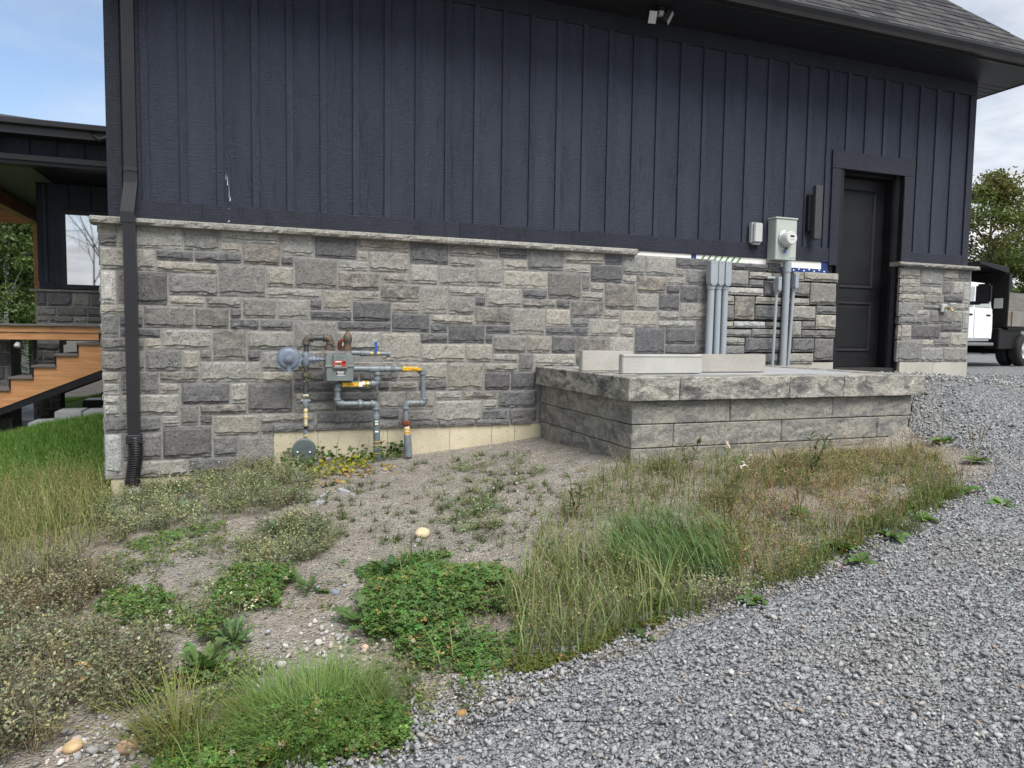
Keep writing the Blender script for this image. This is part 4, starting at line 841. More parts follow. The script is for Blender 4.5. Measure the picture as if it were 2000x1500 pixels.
q = Vector(W(1515, 543, -.15)); MB().tube([q, q+Vector((-.09, .04, 0))], .016, 12).build('side_stub', PVC, cb, smooth=True)
conduit('conduit', 'thick grey conduit running down from the electric meter box', 1538, 512, 1528, 724, .041, -.12)
conduit('conduit', 'thin grey conduit with elbow box right of the meter pipe', 1550, 561, 1538, 724, .020, -.115, (.055, .18))
# small junction box, wall light, floodlight, hose tap
jb = thing('junction_box', 'small pale grey plastic box on navy siding left of electric meter', 'junction box', (6.26, -.02, 2.65))
MB().box(6.19, 6.33, -.075, -.021, 2.665, 2.905).build('back_box', LGREY, jb, bevel=.006, seg=2); MB().prism([(6.205, 2.672), (6.32, 2.672), (6.32, 2.898), (6.205, 2.898)], -.115, -.0755).build('lid', LGREY, jb, bevel=.008, seg=2); MB().box(6.215, 6.305, -.09, -.03, 2.645, 2.664).build('cable_gland', LGREY, jb, bevel=.004)
wl = thing('wall_light', 'slim tall black wall light between electric meter and door', 'wall light', (7.16, -.02, 2.77))
MB().box(7.075, 7.185, -.135, -.075, 2.755, 3.405).build('lamp_body', plain('dark_bronze', (.045, .046, .05), .5, var=.1), wl, bevel=.004); MB().box(7.03, 7.23, -.074, -.024, 2.85, 3.30).build('back_plate', BLACK, wl, bevel=.004)
fl = thing('floodlight', 'twin head outdoor floodlight under the dark eave', 'floodlight', (4.9, -.35, 5.0))
fp = Vector(W(1290, 42, -.33)); CLR = plain('lens', (.45, .46, .47), .15, var=.05, bump=0)
MB().lathe((fp.x, fp.y, 5.019), Zn, [(0, .06), (.03, .06), (.04, .045)], 20).build('mount', BLACK, fl, smooth=True)
MB().box(fp.x-.03, fp.x+.03, fp.y-.03, fp.y+.03, 4.93, 4.985).build('sensor', plain('white_sensor', (.5, .5, .5), .4), fl, bevel=.01)
for s_, pxx in ((-1, 1273), (1, 1304)):
    c_ = Vector(W(pxx, 33, -.36)); hd = MB().box(-.05, .05, -.03, .03, -.07, .07).build('lamp_head', BLACK, fl, bevel=.01); hd.matrix_parent_inverse = Matrix.Translation(-fl.location)
    hd.location = c_; hd.rotation_euler = (.5, 0, s_*.9 if s_ > 0 else -.2)
    ln = MB().box(-.042, .042, -.036, -.031, -.06, .06).build('lens', CLR, hd, bevel=.004)
    MB().tube([(fp.x, fp.y, 4.98), tuple((Vector((fp.x, fp.y, 4.97))+c_)/2), tuple(c_)], .012, 8).build('arm', BLACK, fl)
hb = thing('hose_tap', 'small metal hose tap on the stone pier right of the door', 'tap', (9.25, -.1, 1.9))
hp = Vector(W(1847, 601, -.13)); MB().box(hp.x-.05, hp.x+.05, -.12, -.08, hp.z-.06, hp.z+.05).build('tap_plate', LGREY, hb, bevel=.008); MB().tube([hp, hp+Vector((0, -.07, -.01)), hp+Vector((0, -.10, -.05))], .015, 10).build('spout', BRASS, hb, smooth=True); MB().tube([hp+Vector((.01, -.05, .045)), hp+Vector((.10, -.06, .05))], .012, 8).build('tap_handle', GALV, hb, smooth=True)
# ---- downspout with corrugated hose
ds = thing('downspout', 'dark ribbed metal downspout ending in black corrugated hose at garage corner', 'downspout', (-.43, -.15, .1))
DSM = plain('downspout_metal', (.022, .0225, .027), .35, var=.08, scale=3, bump=.0004)
def rectpipe(pts, w, d, name, ribs=True):
    m = MB(); n = 7; pr_ = [(-w/2, 0)]+[(-w/2+w*k/(2*n), -(.004 if k % 2 else 0)) for k in range(1, 2*n)]+[(w/2, 0), (w/2, d), (-w/2, d)]
    k = len(pr_); vs = []
    for (x, y, z) in pts: vs += [(x+a, y+b, z) for a, b in pr_]
    fs = []
    for i in range(len(pts)-1): fs += [(i*k+j, i*k+(j+1) % k, (i+1)*k+(j+1) % k, (i+1)*k+j) for j in range(k)]
    fs += [tuple(range(k)), tuple((len(pts)-1)*k+j for j in range(k-1, -1, -1))]; m.add(vs, fs); return m.build(name, DSM, ds)
ux = (W(237, 100, -.1)[0]+W(262, 100, -.1)[0])/2; ux2 = (W(243, 600, -.24)[0]+W(268, 600, -.24)[0])/2
rectpipe([(ux, -.105, 5.0), (ux, -.105, 2.86)], .096, .075, 'upper_pipe')
rectpipe([(ux, -.112, 2.87), (ux, -.118, 2.80), (ux2-.012, -.25, 2.53), (ux2-.012, -.25, 2.44)], .105, .082, 'elbow')
rectpipe([(ux2, -.244, 2.50), (ux2, -.244, .60)], .098, .075, 'lower_pipe'); MB().box(ux2-.062, ux2+.062, -.255, -.16, .54, .615).build('adapter', DSM, ds, bevel=.006)
st = MB().box(ux-.052, ux+.052, -.112, -.02, 2.90, 2.93); st.build('strap', DSM, ds, bevel=.002)
HOSE = plain('black_hose', (.014, .014, .015), .4, var=.15); pts_ = []; rs_ = []
hz0, hz1 = .60, W(255, 950, -.22)[2]
for k in range(57):
    t = k/56; pts_.append((ux2+.010*math.sin(t*5)-.012*t, -.205+.012*math.sin(t*4), hz0+(hz1-hz0)*t)); rs_.append(.058+(.0045 if k % 2 else -.0035)+(.004 if t > .85 else 0))
MB().tube(pts_, rs_, 20).build('corrugated_hose', HOSE, ds, smooth=False)
MB().tube([(ux2-.012, -.205, hz1+.02), (ux2-.012, -.205, hz1-.14)], .055, 24).build('drain_pipe', WPVC, ds, smooth=True)
# ------------------------------------------------------------------ house wing at the back left
WOOD = None
def make_wood(name, c1, c2, sc=1.0):
    m = NT(name); p = m.pos(); r = m.rnd()
    n = m.noise(m.map(p, (1.2*sc, 1.2*sc, 16*sc)), 2.2, 5, .6, .6); k = m.noise(p, 2.4, 3)
    c = m.ramp(n, [(.3, c1), (.7, c2)]); c = m.mix(.5, c, m.ramp(k, [(.3, (.75, .72, .7)), (.7, (1.15, 1.15, 1.15))]), 'MULTIPLY')
    v = m.n('ShaderNodeTexVoronoi', {'Scale': 1.6}); m.set(v, 'Vector', p); c = m.mix(m.math('MULTIPLY', m.math('LESS_THAN', v.outputs['Distance'], .07), .6), c, (.10, .05, .025, 1))
    m.bump(n, .002); return m.fin(c, .6, 0, .35)
CEDAR = make_wood('cedar_stain', srgb(176, 122, 78), srgb(206, 156, 110)); GREYWOOD = make_wood('weathered_board', srgb(92, 90, 86), srgb(122, 120, 114))
TREAD = plain('grey_composite', srgb(104, 100, 98), .7, var=.1, scale=6)
def make_glass(name, tint=(.02, .025, .03), rough=.02):
    m = NT(name); m.set(m.b, 'Base Color', (*tint, 1)); m.set(m.b, 'Roughness', rough); m.set(m.b, 'Specular IOR Level', .5); m.set(m.b, 'IOR', 1.5)
    gl = m.n('ShaderNodeBsdfGlossy', {'Color': (.92, .95, 1, 1), 'Roughness': rough}); x = m.n('ShaderNodeMixShader'); m.set(x, 0, .62 if tint[0] < .03 else .3); m.set(x, 1, m.b.outputs[0]); m.set(x, 2, gl.outputs[0]); m.t.links.new(x.outputs[0], m.out.inputs[0]); return m.mat
GLASS = make_glass('coated_window_glass'); DGLASS = make_glass('patio_glass', (.035, .05, .04))
yW, yD, yR = 6.0, 4.6, 4.25
wing = thing('house_wing', 'dark house wing with stone lower wall, window and covered porch behind the garage corner', 'building', (-2.5, yW, 0))
xL = W(76, 500, yW)[0]; zl = W(100, 566, yW)[2]; zr = W(100, 327, yD)[2]; zg = W(100, 266, yR)[2]; zf1 = W(100, 238, yR)[2]
MB().box(xL, -.60, yW, yW+.2, zl-.02, zr+.3).box(xL, -.60, yW+.01, yW+.2, -.2, zl-.021).box(xL, xL+.2, yW+.21, 12, -.2, zr+.3).build('wing_wall', NAVY, wing)
for k in range(7):
    x = xL+.06+k*.305
    if x < -.7: MB().box(x, x+.06, yW-.02, yW-.001, zl+.12, zr).build('batten', NAVY, wing)
MB().box(xL, -.62, yW-.022, yW-.0005, zl+.005, zl+.115).build('bottom_trim', TRIM, wing); MB().box(xL-.01, xL+.055, yW-.024, yW+.05, zl+.12, zr).build('corner_board', TRIM, wing)
wx0, wx1, wz0, wz1 = W(131, 500, yW)[0], -1.15, W(170, 557, yW)[2], W(150, 421, yW)[2]
win = MB().box(wx0-.07, wx1+.07, yW-.05, yW-.021, wz1, wz1+.07).box(wx0-.07, wx1+.07, yW-.05, yW-.021, wz0-.07, wz0).box(wx0-.07, wx0, yW-.05, yW-.021, wz0+.0005, wz1-.0005).box(wx1, wx1+.07, yW-.05, yW-.021, wz0+.0005, wz1-.0005).build('window', BLACK, wing)
MB().box(wx0, wx1, yW-.04, yW-.03, wz0, wz1).build('pane', GLASS, win)
wst = MB().box(xL-.05, -.62, yW-.05, yW, -.2, zl-.03).build('stone_wall', MORTAR, wing)
def ashlar(x0, x1, z0, z1, y, parent, axis=None, holes=(), tones='gghddb'):
    global sd_
    z = z0
    while z < z1-.04:
        h = min(random.choice((.10, .16, .16, .2)), z1-z)
        if z1-z-h < .06: h = z1-z
        x = x0-random.random()*.15
        while x < x1-.03:
            w = random.choice((.18, .26, .34, .42)); a, b = max(x, x0), min(x+w, x1); x += w
            if b-a < .04: continue
            if any(a < hx1 and b > hx0 and z < hz1 and z+h > hz0 for hx0, hx1, hz0, hz1 in holes): 
                continue
            o = stone_obj('stone', a+.006, b-.006, z+.006, z+h-.006, y, parent, sd_, STONE, out=.028, back=.03, axis=None if axis is None else (axis[0], axis[1], (axis[2][0], axis[2][1]-a, z))); sd_ += 1; tone(o, random.choice(tones), .72)
        z += h
gx0 = W(128, 750, yW)[0]; gz1, gz0 = W(170, 690, yW)[2], W(170, 803, yW)[2]
ashlar(xL-.05, -.62, 1.62, zl-.03, yW-.05, wst); ashlar(xL-.05, gx0-.05, -.1, 1.3, yW-.05, wst, tones='ddgg')
lg = ledge(xL-.12, -.62, zl-.028, zl+.004, .0, par=wst, seed=31); lg.location = (0, yW-.09, 0); tone(lg, 'g')
pd = MB().box(gx0-.05, gx0, yW-.09, yW-.051, gz0-.3, gz1+.25).box(gx0+.0005, -.65, yW-.09, yW-.051, gz1+.2, gz1+.25).box(gx0+.62, gx0+.67, yW-.09, yW-.051, gz0-.3, gz1+.199).build('patio_door', BLACK, wing)
MB().box(gx0+.001, gx0+.619, yW-.075, yW-.065, gz0-.3, gz1+.199).build('pane', DGLASS, pd); MB().box(gx0+.671, -.65, yW-.075, yW-.065, gz0-.3, gz1+.199).build('pane', DGLASS, pd)
# porch roof: plank soffit, front beam, gable strip, fascia, roof
sf = MB().box(-8, -.62, yD, yW+.19, zr+.02, zr+.1).box(-8, xL-.001, yW+.191, 9.4, zr+.02, zr+.1).build('porch_ceiling', BLACK, wing)
GRNS = plain('grey_green_soffit', srgb(92, 98, 84), .6, var=.08)
for k in range(24):
    y0 = yD+.12+k*.19
    if y0 < 9.2: MB().box(-7.5, xL-.002 if y0 > yW-.2 else xL+.25, y0, y0+.183, zr, zr+.019).build('soffit_plank', GRNS, sf, bevel=.004)
MB().box(-8, -.62, yD-.10, yD+.10, zr-.01, zr+.12).build('porch_beam', BLACK, wing, bevel=.004); MB().box(-8, -.62, yD-.125, yD-.102, zr+.05, zr+.122).build('drip_edge', GUT, wing)
MB().box(-8, -.62, yD-.05, yD+.0, zr+.125, zg+.25).build('gable_wall', NAVY, wing)
for k in range(22):
    x = -7.9+k*.33
    if x < -.7: MB().box(x, x+.05, yD-.07, yD-.051, zr+.125, zg+.2).build('batten', NAVY, wing)
MB().box(-8, -.62, yR, yD+.3, zg, zg+.02).build('eave_soffit', SOF, wing); MB().box(-8, -.62, yR-.02, yR, zg-.005, zf1).build('fascia', DSM, wing); MB().box(-8, -.62, yR-.10, yR-.021, zf1-.09, zf1-.005).build('gutter', DSM, wing, bevel=.012)
xr = W(118, 236, yR)[0]
hp_ = W(0, 222, 6.2); hq_ = W(-500, 190, 6.2)
MB().add([(-8, yR-.03, zf1), (xr, yR-.03, zf1), tuple(hq_), tuple(hp_), (-.62, yR-.03, zf1), (-.62, 9, zf1+.15), (xr, 9, zf1+.15)], [(0, 1, 3, 2), (1, 4, 5, 6)]).build('wing_roof', SHING, wing)
elb = W(199, 268, yR-.1); MB().tube([(elb[0]+.12, elb[1], elb[2]+.02), (elb[0]-.02, elb[1], elb[2]-.04), (elb[0]-.14, elb[1]+.1, elb[2]+.06)], .035, 8).build('gutter_elbow', DSM, wing)
xp = W(74, 550, 9.0)[0]
for nm, a in (('porch_post', (xp-.06, xp+.06, 9.0, 9.12, 1.6, zr-.25)), ('porch_post', (-6.9, -6.75, 9.0, 9.15, 1.6, zr-.25))): MB().box(*a).build(nm, CEDAR, wing, bevel=.005)
MB().box(xp-.08, xp+.08, 4.75, 9.15, zr-.25, zr-.015).build('timber_beam', CEDAR, wing, bevel=.006); MB().box(-7.5, xL-.01, 9.02, 9.16, zr-.24, zr-.012).build('timber_beam', CEDAR, wing, bevel=.006)
# deck and stairs
deck = thing('wooden_deck', 'raised timber deck with orange stained rim boards behind garage corner', 'deck', (-3, yD, .2))
zd = W(100, 633, yD-.1)[2]; zd2 = W(100, 649, yD-.1)[2]; zd3 = W(100, 664, yD-.1)[2]
for k in range(9): MB().box(-8, -.63 if k < 6 else xL-.06, yD-.12+k*.145 if k < 9 else 0, yD+.018+k*.145, zd-.03, zd).build('deck_board', TREAD, deck, bevel=.003)
MB().box(-8, xL-.06, yW+.0, 9.2, zd-.03, zd-.002).build('deck_surface', TREAD, deck)
xj = W(105, 640, yD)[0]
MB().box(-8, xj-.002, yD-.08, yD-.04, zd2, zd-.032).build('rim_board', CEDAR, deck, bevel=.003); MB().box(xj, -.63, yD-.08, yD-.04, zd2, zd-.032).build('rim_board', CEDAR, deck, bevel=.003)
MB().box(-8, -.63, yD-.06, yD+.02, zd3, zd2-.004).build('deck_beam', CEDAR, deck, bevel=.004)
stair = thing('deck_stairs', 'wooden staircase with orange stringer and grey treads down from deck', 'stairs', (-2, 4.2, 0))
yS = 4.30; x_t = W(196, 652, yS)[0]; run, rise, N = .272, .158, 9
tz0 = W(195, 652, yS)[2]
pl_ = [(x_t+.5, tz0+.0), (x_t, tz0)]
for k in range(N): pl_ += [(x_t-run*k, tz0-rise*(k+1)), (x_t-run*(k+1), tz0-rise*(k+1))]
pl_ += [(x_t-run*N, tz0-rise*N-.12), (x_t+.5, tz0-.02-.28)]
for y_, nm in ((yS, 'stringer'), (yS-1.05, None)):
    if nm: MB().prism(pl_, y_, y_+.045).build('stringer', CEDAR, stair)
MB().prism([(x, z) for x, z in ((x_t+.5, tz0-.30), (x_t-run*N, tz0-rise*N-.13), (x_t-run*N, tz0-rise*N-.20), (x_t+.5, tz0-.42))], yS+.01, yS+.06).build('stringer_lower_board', BLACK, stair)  # black board running along below the stringer's bottom edge
MB().prism(pl_, yS+1.0, yS+1.045).build('stringer', CEDAR, stair)
for k in range(N+1):
    MB().box(x_t-run*k-.025 if k else x_t-.03, x_t-run*(k-1)-.004 if k else x_t+.4, yS-.03, yS+1.07, tz0-rise*k+.001, tz0-rise*k+.032).build('tread', TREAD, stair, bevel=.003)
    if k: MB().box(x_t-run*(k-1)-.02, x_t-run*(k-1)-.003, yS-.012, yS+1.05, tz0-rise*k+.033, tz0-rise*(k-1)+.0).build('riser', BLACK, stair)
# stone columns under the deck, patio paving, kerb blocks
for (a, b, lab_) in ((-40, 22, 'stone clad column under the deck, left of the stairs'), (64, 77, 'narrow stone clad column under the deck beside the wing wall')):
    yc_ = 4.95 if b < 30 else 6.6; xa, xb = W(a, 750, yc_)[0], W(b, 750, yc_)[0]
    col_ = tag(MB().box(xa, xb, yc_, yc_+.45, -.2, zd3-.01).build('stone_column', MORTAR, None), lab_, 'column', 'stone columns under the deck')
    ashlar(xa, xb, -.1, zd3-.03, yc_-.003, col_, tones='dggh')
patio = structure(MB().box(-6.5, -.7, 5.0, 10.5, -.15, -.045).build('patio', MORTAR, None))
for i in range(12):
    for j in range(9):
        xa = -6.4+i*.48+(j % 2)*.24; ya = 5.02+j*.6
        if xa < -.8: MB().box(xa, xa+.47, ya, ya+.59, -.06, -.03+random.uniform(0, .006)).build('paver', SLAB, patio, bevel=.006)
kb = 0
for (a, b, c, yk, lab_) in ((106, 159, 804, 4.05, 'pale concrete kerb block at lawn edge below the patio door, left one'), (161, 236, 804, 4.05, 'pale concrete kerb block at lawn edge next to garage corner'), (54, 104, 826, 4.0, 'low pale kerb block at lawn edge beside the stone column')):
    u, v = W(a, c, yk), W(b, c, yk); tag(MB().box(u[0], v[0], yk, yk+.5, u[2]-.3, u[2]).build('kerb_block', SLAB, None, bevel=.01, seg=2), lab_, 'kerb block', 'kerb blocks at the lawn edge')
sl_ = thing('porch_spotlight', 'small spotlight hanging under the deck beam', 'spotlight', tuple(W(36, 668, yD)))
q = Vector(W(36, 668, yD)); MB().lathe(q, (-.2, -.4, -1), [(0, .02), (.03, .035), (.07, .042), (.08, .035)], 14).build('lamp_head', LGREY, sl_, smooth=True); MB().tube([q, q+Vector((0, .02, .09))], .015, 8).build('bracket', BLACK, sl_)
# ------------------------------------------------------------------ dump truck
tr = thing('dump_truck', 'white crew cab truck with black dump body parked on the gravel yard', 'truck')
fd = np.array([-math.sin(math.radians(77)), -math.cos(math.radians(77))]); wl_ = Wz(1993, 716, .905)
lt = np.array([-fd[1], fd[0]]); org = wl_[:2]-lt*1.05
tr.location = (org[0], org[1], float(gz(np.array([wl_[0]]), np.array([wl_[1]]))[0])+.03); tr.rotation_euler = (0, 0, math.atan2(fd[1], fd[0])); LOCAL.add(tr)
WHITE = plain('white_car_paint', (.78, .79, .80), .25, var=.04, scale=2, bump=0, spec=.6); TBLK = plain('black_truck_paint', (.009, .009, .010), .5, spec=.2, var=.2, bump=.0005); RUB = plain('tyre_rubber', (.02, .02, .021), .85, var=.2, bump=.002, bscale=40); ALU = plain('dull_aluminium', srgb(132, 130, 122), .45, .3, var=.12, scale=3); CARG = make_glass('car_glass', (.01, .012, .014), .03); AMB = plain('amber', srgb(214, 140, 50), .3)
cabp = [(1.48, .62), (1.45, .9), (1.47, 1.28), (1.55, 1.42), (1.72, 1.93), (1.85, 1.99), (3.15, 1.99), (3.4, 1.93), (3.95, 1.40), (5.25, 1.30), (5.38, 1.15), (5.40, .62), (5.1, .55), (3.75, .55), (3.6, .60)]
cabb = MB().prism(cabp, -.98, .98).build('cab', WHITE, tr, bevel=.05, seg=2, smooth=True)
for s_ in (-1, 1):
    y0 = .985*s_
    for nm, ply in (('window', [(1.66, 1.42), (1.80, 1.86), (2.40, 1.88), (2.42, 1.42)]), ('window', [(2.52, 1.42), (2.50, 1.88), (3.12, 1.87), (3.62, 1.44), (3.60, 1.42)])): MB().prism(ply, min(y0, y0+.012*s_), max(y0, y0+.012*s_)).build(nm, CARG, cabb)
    for nm, ply in (('door', [(1.60, .68), (1.58, 1.38), (2.44, 1.38), (2.44, .68)]), ('door', [(2.47, .68), (2.47, 1.38), (3.60, 1.38), (3.60, .68)])):
        d_ = MB().prism(ply, min(y0, y0+.014*s_), max(y0, y0+.014*s_)).build(nm, WHITE, tr, bevel=.006)
        hx = ply[1][0]+.10; MB().box(hx, hx+.20, y0+.015*s_-.012, y0+.015*s_+.014, 1.21, 1.25).build('handle', TBLK, d_, bevel=.008)
    MB().box(3.20, 3.27, min(y0, y0+.45*s_), max(y0, y0+.45*s_), 1.42, 1.50).build('mirror_arm', TBLK, tr, bevel=.01)
    MB().box(3.14, 3.28, min(y0+.36*s_, y0+.66*s_), max(y0+.36*s_, y0+.66*s_), 1.44, 1.88).build('mirror', TBLK, tr, bevel=.04, seg=2)
    MB().box(1.55, 3.6, min(.86*s_, 1.06*s_), max(.86*s_, 1.06*s_), .50, .58).build('running_board', plain('grey_step', srgb(120, 122, 124), .4, .3), tr, bevel=.02)
    MB().prism([(-1.6, .98), (1.1, .98), (1.1, 1.36), (-1.6, 1.36)], min(1.10*s_, 1.16*s_), max(1.10*s_, 1.16*s_)).build('bed_side', ALU, tr, bevel=.01)
    for k in range(3): MB().box(-1.6+k*.9, 1.1-(2-k)*.9-.012, min(1.12*s_, 1.15*s_), max(1.12*s_, 1.15*s_), 1.365, 1.80).build('sideboard', GREYWOOD, tr, bevel=.004)
    for k in range(4): MB().box(-1.5+k*.8, -1.44+k*.8, min(1.165*s_, 1.19*s_), max(1.165*s_, 1.19*s_), .98, 1.34).build('side_rib', ALU, tr)
    MB().box(.95, 1.12, min(1.02*s_, 1.14*s_), max(1.02*s_, 1.14*s_), .95, 2.25).build('headboard_post', TBLK, tr, bevel=.01)
    MB().box(1.125, 1.14, min(.84*s_, 1.03*s_), max(.84*s_, 1.03*s_), 1.42, 1.66).build('plate', LGREY, tr); MB().box(1.00, 1.05, min(1.145*s_, 1.16*s_), max(1.145*s_, 1.16*s_), 1.15, 1.29).build('marker_lamp', AMB, tr)
    MB().box(.05, 1.25, min(.70*s_, 1.04*s_), max(.70*s_, 1.04*s_), .42, .94).build('tool_box', TBLK, tr, bevel=.02)
    for X_, ys_ in ((0, (.72, 1.03)), (4.45, (.88,))):
        for yy in ys_:
            t_ = MB()._lathe(Vector((X_, yy*s_-.12*s_*(1), .40)), Vector((0, s_, 0)), [(0, .24), (0, .36), (.03, .40), (.19, .40), (.23, .36), (.24, .25), (.22, .235), (.02, .235)], 28) or None
            t_.build('tyre', RUB, tr, smooth=True); MB()._lathe(Vector((X_, yy*s_-.10*s_, .40)), Vector((0, s_, 0)), [(0, .235), (.18, .235), (.20, .22), (.15, .16), (.15, .07), (.19, .06), (.19, .01)], 24).build('rim', LGREY, tr, smooth=True)
MB().box(.94, 1.12, -1.02, 1.02, .95, 2.26).build('headboard', TBLK, tr, bevel=.01); MB().prism([(1.0, 2.27), (1.0, 2.40), (1.12, 2.43), (2.5, 2.46), (2.5, 2.40), (1.13, 2.27)], -1.08, 1.08).build('cab_shield', TBLK, tr, bevel=.01)
MB().box(-1.65, .93, -1.09, 1.09, .90, .975).build('bed_floor', TBLK, tr); MB().box(-1.6, 5.2, -.42, -.30, .50, .80).box(-1.6, 5.2, .30, .42, .50, .80).box(3.0, 5.2, -.299, .299, .45, .62).box(-.1, .1, -.7, .7, .3, .5).build('chassis', TBLK, tr)
MB().box(-1.70, -1.655, -1.09, 1.09, .98, 1.8).build('tailgate', ALU, tr); MB().box(5.35, 5.5, -.98, .98, .5, .75).build('bumper', ALU, tr, bevel=.03)
MB().prism([(3.50, 1.45), (3.48, 1.86), (3.90, 1.45)], -.86, .86).build('windscreen', CARG, cabb)
# ------------------------------------------------------------------ trees
LEAF = attr_mat('tree_leaf', .6, .3, 0, 5, trans=.3, var=.25)
def make_bark(name, c1, c2):
    m = NT(name); p = m.pos(); n = m.noise(m.map(p, (1, 1, 4)), 5, 5, .7); m.bump(n, .02); return m.fin(m.ramp(n, [(.42, c1), (.55, c2)]), .9, 0, .2)
BIRCH = make_bark('birch_bark', (.06, .055, .05), (.55, .54, .50)); BARK = make_bark('brown_bark', (.05, .042, .034), (.13, .11, .09))
LT, LFc = np.array([(0, 0, 0), (.45, .28, .06), (1, 0, 0), (.45, -.28, .06)]), np.array([(0, 1, 2), (0, 2, 3)])
def tree(name, label, base, h, cr, cb, n, cols, bark, seed, clumps=46, group=None, lsz=.16, lean=0, flat=1.0):
    r = np.random.default_rng(seed); b = np.array(base, float); o = thing(name, label, 'tree', tuple(b), group)
    tk = MB(); top = b+np.array([lean, 0, h*.9]); pts = [b+(top-b)*t+np.array([math.sin(t*5+seed)*.02*h*t, math.cos(t*4+seed)*.02*h*t, 0]) for t in np.linspace(0, 1, 8)]
    r0 = h*.014+.02; tk.tube(pts, [r0*(1-.85*t)+.008 for t in np.linspace(0, 1, 8)], 8)
    cen = []
    for k in range(clumps):
        t = r.uniform(0, 1); zc = cb+(h-cb)*t; rad = cr*math.sin(math.pi*min(1, .18+.82*t))**.7*math.sqrt(r.uniform(.08, 1)); a = r.uniform(0, 6.28)
        c = b+np.array([lean*zc/h+rad*math.cos(a), rad*math.sin(a)*flat, zc]); cen.append(c)
        if k % 2 == 0: st = b+(top-b)*max(.15, min(.92, (zc-rad*.7)/h/.95)); tk.tube([st, (st+c)/2+r.normal(0, .08, 3)*h*.05, c], [r0*.35, r0*.2, .006], 5)
    tk.build('trunk', bark, o)
    cen = np.array(cen); w = r.integers(0, len(cen), n); cs = r.uniform(.5, 1.15, len(cen))*cr*.34
    d = r.normal(0, 1, (n, 3)); d /= np.linalg.norm(d, axis=1)[:, None]; P = cen[w]+d*(cs[w]*r.uniform(.2, 1, n)**.5)[:, None]*np.array([1, flat, .8])
    cc = np.array(cols)[r.integers(0, len(cols), len(cen))][w]*r.uniform(.6, 1.35, (n, 1))
    npmesh('crown', [inst(LT, LFc, rot(r.uniform(0, 6.28, n), r.normal(.3, .6, n), r.normal(0, .9, n), r.uniform(.6, 1.3, n)*lsz), P, cc)], LEAF, o)
    return o
def gxy(px, dep): v = CAM+dep*(FW+RT*((px-1000)/F_PX)); return v[0], v[1], float(gz(np.array([v[0]]), np.array([v[1]]))[0])-.1
GR = [(.07, .115, .03), (.09, .135, .04), (.06, .095, .026)]; AU = [(.12, .15, .045), (.10, .14, .04), (.15, .135, .05), (.085, .125, .035)]
tree('maple_tree', 'broad olive green tree with browning leaves beyond the truck', gxy(1920, 30), 7.4, 2.3, 1.8, 15000, AU, BARK, 3, 60, lsz=.15)
tree('birch_tree', 'pale trunked birch at the right edge behind the truck', gxy(1990, 34), 6.8, 1.5, 2.6, 7000, GR, BIRCH, 4, 40, lsz=.14, lean=.4)
tree('alder_tree', 'low dark green tree filling the gap behind the dump body', gxy(1945, 38), 5.6, 2.6, .8, 9000, GR, BARK, 6, 50)
tree('aspen_tree', 'loose leaved tree at far right beyond the yard', gxy(2040, 30), 6.5, 1.8, 2.0, 8000, AU, BARK, 8, 40)
labs = ['left edge', 'second from the left', 'third from the left', 'middle', 'right of the middle', 'next to the porch post', 'rightmost, half behind the porch post', 'hidden mostly by the column']
for k, (px, dep, bk) in enumerate(((-25, 30, BIRCH), (4, 34, BIRCH), (22, 29, BIRCH), (38, 36, BARK), (52, 31, BIRCH), (66, 35, BIRCH), (84, 30, BARK), (12, 40, BARK))):
    tree('birch_tree' if bk is BIRCH else 'wood_edge_tree', ('birch' if bk is BIRCH else 'leafy tree')+' of the wood seen through the porch, '+labs[k], gxy(px, dep), 8.6+.8*math.sin(k*2.1), 2.0, .8 if k % 2 else 2.2, 7000, GR, bk, 20+k, 44, 'trees of the wood beyond the porch', lsz=.19, lean=.3*math.sin(k*3))
n = 16000; d = rng.uniform(40, 46, n); pxs = rng.uniform(-160, 200, n); v = CAM+d[:, None]*(FW+RT*((pxs[:, None]-1000)/F_PX)); v[:, 2] = gz(v[:, 0], v[:, 1])+rng.uniform(0, 8.8, n)
wd = npmesh('far_wood', [inst(LT, LFc, rot(rng.uniform(0, 6.28, n), rng.normal(.3, .6, n), rng.normal(0, .9, n), rng.uniform(.25, .5, n)), v, np.array(GR)[rng.integers(0, 3, n)]*rng.uniform(.5, 1.1, (n, 1)))], LEAF); wd['kind'] = 'stuff'; wd['label'] = 'dense green wood closing the view through the porch'
# bare tree behind the photographer: it shows as the reflection in the wing's window
bt = thing('bare_tree', 'leafless branching tree mirrored in the window of the house wing', 'tree', (-5.5, -19, -.5)); mbb = MB(); rb = np.random.default_rng(5)
def branch(p, d, L, r, k):
    q = p; pts = [p]
    for s_ in range(4): d = d+rb.normal(0, .10, 3)+np.array([0, 0, .02]); d /= np.linalg.norm(d); q = q+d*L/4; pts.append(q)
    mbb.tube(pts, [r*(1-.16*i) for i in range(5)], 5 if k < 3 else 4)
    if k < 5:
        for s_ in range(3 if k else 9):
            t = rb.integers(1, 5) if k else rb.integers(2, 5); nd = d+rb.normal(0, .55, 3); nd /= np.linalg.norm(nd); branch(pts[t], nd, L*rb.uniform(.55, .75), r*(1-.16*t)*.6, k+1)
branch(np.array([-5.5, -19, -.6]), np.array([-.03, 0, 1.]), 5.2, .15, 0)
mbb.build('trunk', BARK, bt)
